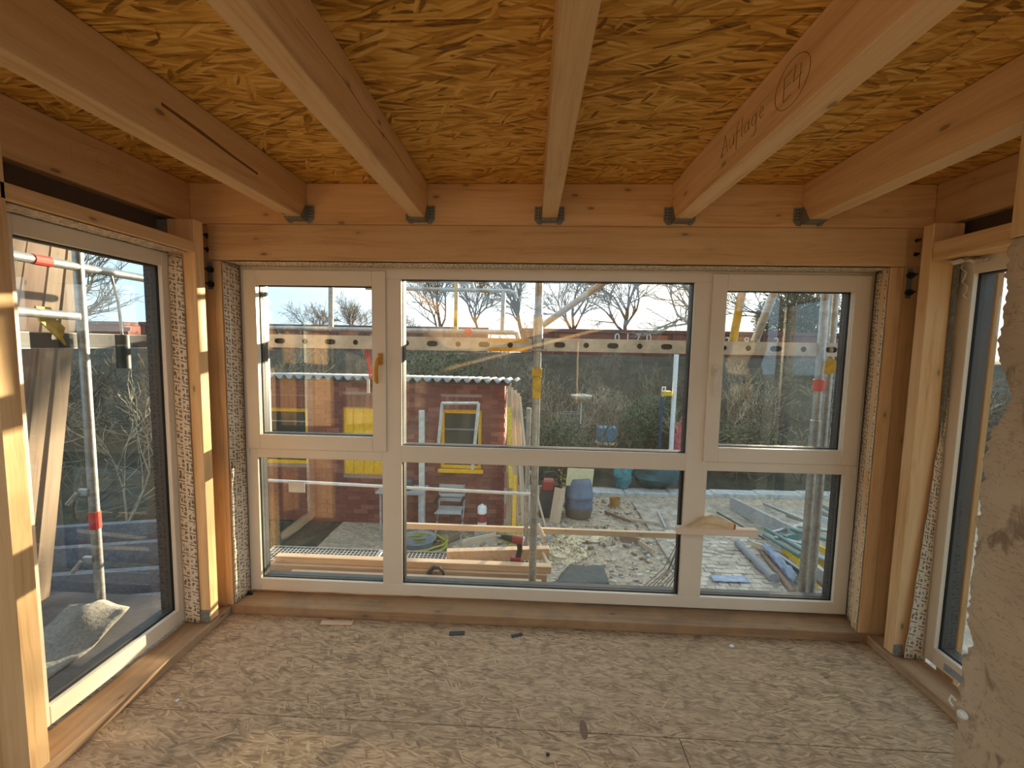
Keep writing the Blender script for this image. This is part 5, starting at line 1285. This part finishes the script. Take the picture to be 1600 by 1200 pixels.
bare_tree(-11.0, 36, 0.9, 4.2, 'small bare tree beside the upright guard post', BARKG, 22, group=TG)
bare_tree(-12.5, 10.5, -1.8, 7.5, 'bare tree seen through the left window', BARKG, 23, group='bare trees left of the yard')
bare_tree(-16.0, 13.5, -1.0, 7.0, 'second bare tree seen through the left window', BARKG, 24, group='bare trees left of the yard')
# brush thickets: nobody could count these stems
def thicket(name, x0, x1, y0, y1, n, hmin, hmax, mat, label, seed, clear=None):
    r_ = random.Random(seed); m = MB(); MINR[0] = 0.007
    for k in range(n):
        x = r_.uniform(x0, x1); y = r_.uniform(y0, y1)
        z = ZG - 0.1 + 2.75 * min(1, max(0, (y - 10.4) / 12.0)) ** 1.1
        h = r_.uniform(hmin, hmax)
        for s in range(3):
            grow(m, r_, Vector((x, y, z)), Vector((r_.gauss(0, .35), r_.gauss(0, .35), 1)).normalized(), h * 0.45, 0.026, 1, 4, 0.6, (3, 3, 3, 3, 2), 0.22)
    o = m.build(name, mat); return tag(o, label, 'brush', kind='stuff')
BARKW = bark('sunlit_twig', (0.38, 0.30, 0.20), 0)  # lighter twig bark, sunlight on the stems put into the colour
thicket('brush_thicket', 0.2, 16.5, 10.6, 15.0, 60, 1.4, 2.1, BARKB, 'dense brown brush behind the yard', 31)
thicket('brush_thicket', 0.4, 17.5, 11.0, 16.0, 42, 1.0, 2.0, BARKW, 'pale sunlit-coloured twigs in the brush behind the yard', 35)
thicket('brush_thicket', -15, 0, 12.0, 19.0, 26, 1.0, 1.8, BARKW, 'pale sunlit-coloured twigs in the brush behind the shed', 36)
thicket('brush_thicket', -20, -6, 7.0, 13.0, 22, 1.5, 2.6, BARKW, 'pale sunlit-coloured twigs in the brush seen through the left window', 37)
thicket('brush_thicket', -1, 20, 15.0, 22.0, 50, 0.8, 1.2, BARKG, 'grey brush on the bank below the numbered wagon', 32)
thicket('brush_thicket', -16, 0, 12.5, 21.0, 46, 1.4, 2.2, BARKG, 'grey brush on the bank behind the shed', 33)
thicket('brush_thicket', -26, -7, 6.0, 14.0, 40, 1.8, 3.0, BARKB, 'tangled brush seen through the left window', 34)
def leafy(c, rx, ry, rz, n, size, mat, label, seed):
    r_ = random.Random(seed); m = MB()
    for k in range(n):
        v = Vector((r_.gauss(0, 1), r_.gauss(0, 1), r_.gauss(0, 1))).normalized() * (r_.random() ** 0.4)
        q = Vector(c) + Vector((v.x * rx, v.y * ry, v.z * rz))
        a = Vector((r_.gauss(0, 1), r_.gauss(0, 1), r_.gauss(0, 1))).normalized() * size * r_.uniform(.6, 1.3); b = a.orthogonal().normalized() * size * 0.45
        o_ = len(m.v); m.v += [tuple(q - a), tuple(q + b), tuple(q + a), tuple(q - b)]; m.f.append((o_, o_ + 1, o_ + 2, o_ + 3)); m.m.append(0)
    root = empty('evergreen_shrub', (c[0], c[1], c[2] - rz), label, 'shrub')
    m.build('leaves', mat, root)
    st_ = MB()
    for k in range(5): st_.tube([(c[0], c[1], c[2] - rz - 0.3), (c[0] + r_.gauss(0, rx * .5), c[1] + r_.gauss(0, ry * .4), c[2] + rz * 0.5)], [0.05, 0.012], 5, cap=False)
    st_.build('stems', BARKB, root)
LG1 = plain('ivy_green', (0.055, 0.085, 0.03), 0.6, 0, 0.4, 3); LG2 = plain('olive_leaf', (0.12, 0.12, 0.045), 0.6, 0, 0.4, 3)
leafy((0.75, 10.9, -1.0), 0.9, 0.5, 0.8, 1400, 0.06, LG1, 'dark evergreen shrub behind the petrol machine', 41)
leafy((3.4, 12.2, -0.55), 1.0, 0.6, 0.8, 1600, 0.06, LG1, 'dark evergreen shrub behind the blue crate', 42)
leafy((5.6, 11.6, -1.0), 1.3, 0.6, 0.7, 1500, 0.06, LG2, 'olive green shrub behind the kerb at right', 43)
leafy((-3.4, 15.5, 0.4), 1.8, 1.0, 1.0, 1500, 0.08, LG1, 'green shrub above the shed roof', 44)
leafy((18.6, 32.0, 3.6), 3.0, 1.5, 2.4, 7500, 0.16, LG2, 'tall olive evergreen behind the wagon in the upper right pane', 45)
leafy((-6.2, 8.6, -0.6), 0.9, 0.7, 1.0, 1300, 0.06, LG1, 'dark evergreen shrub low in the left window', 46)
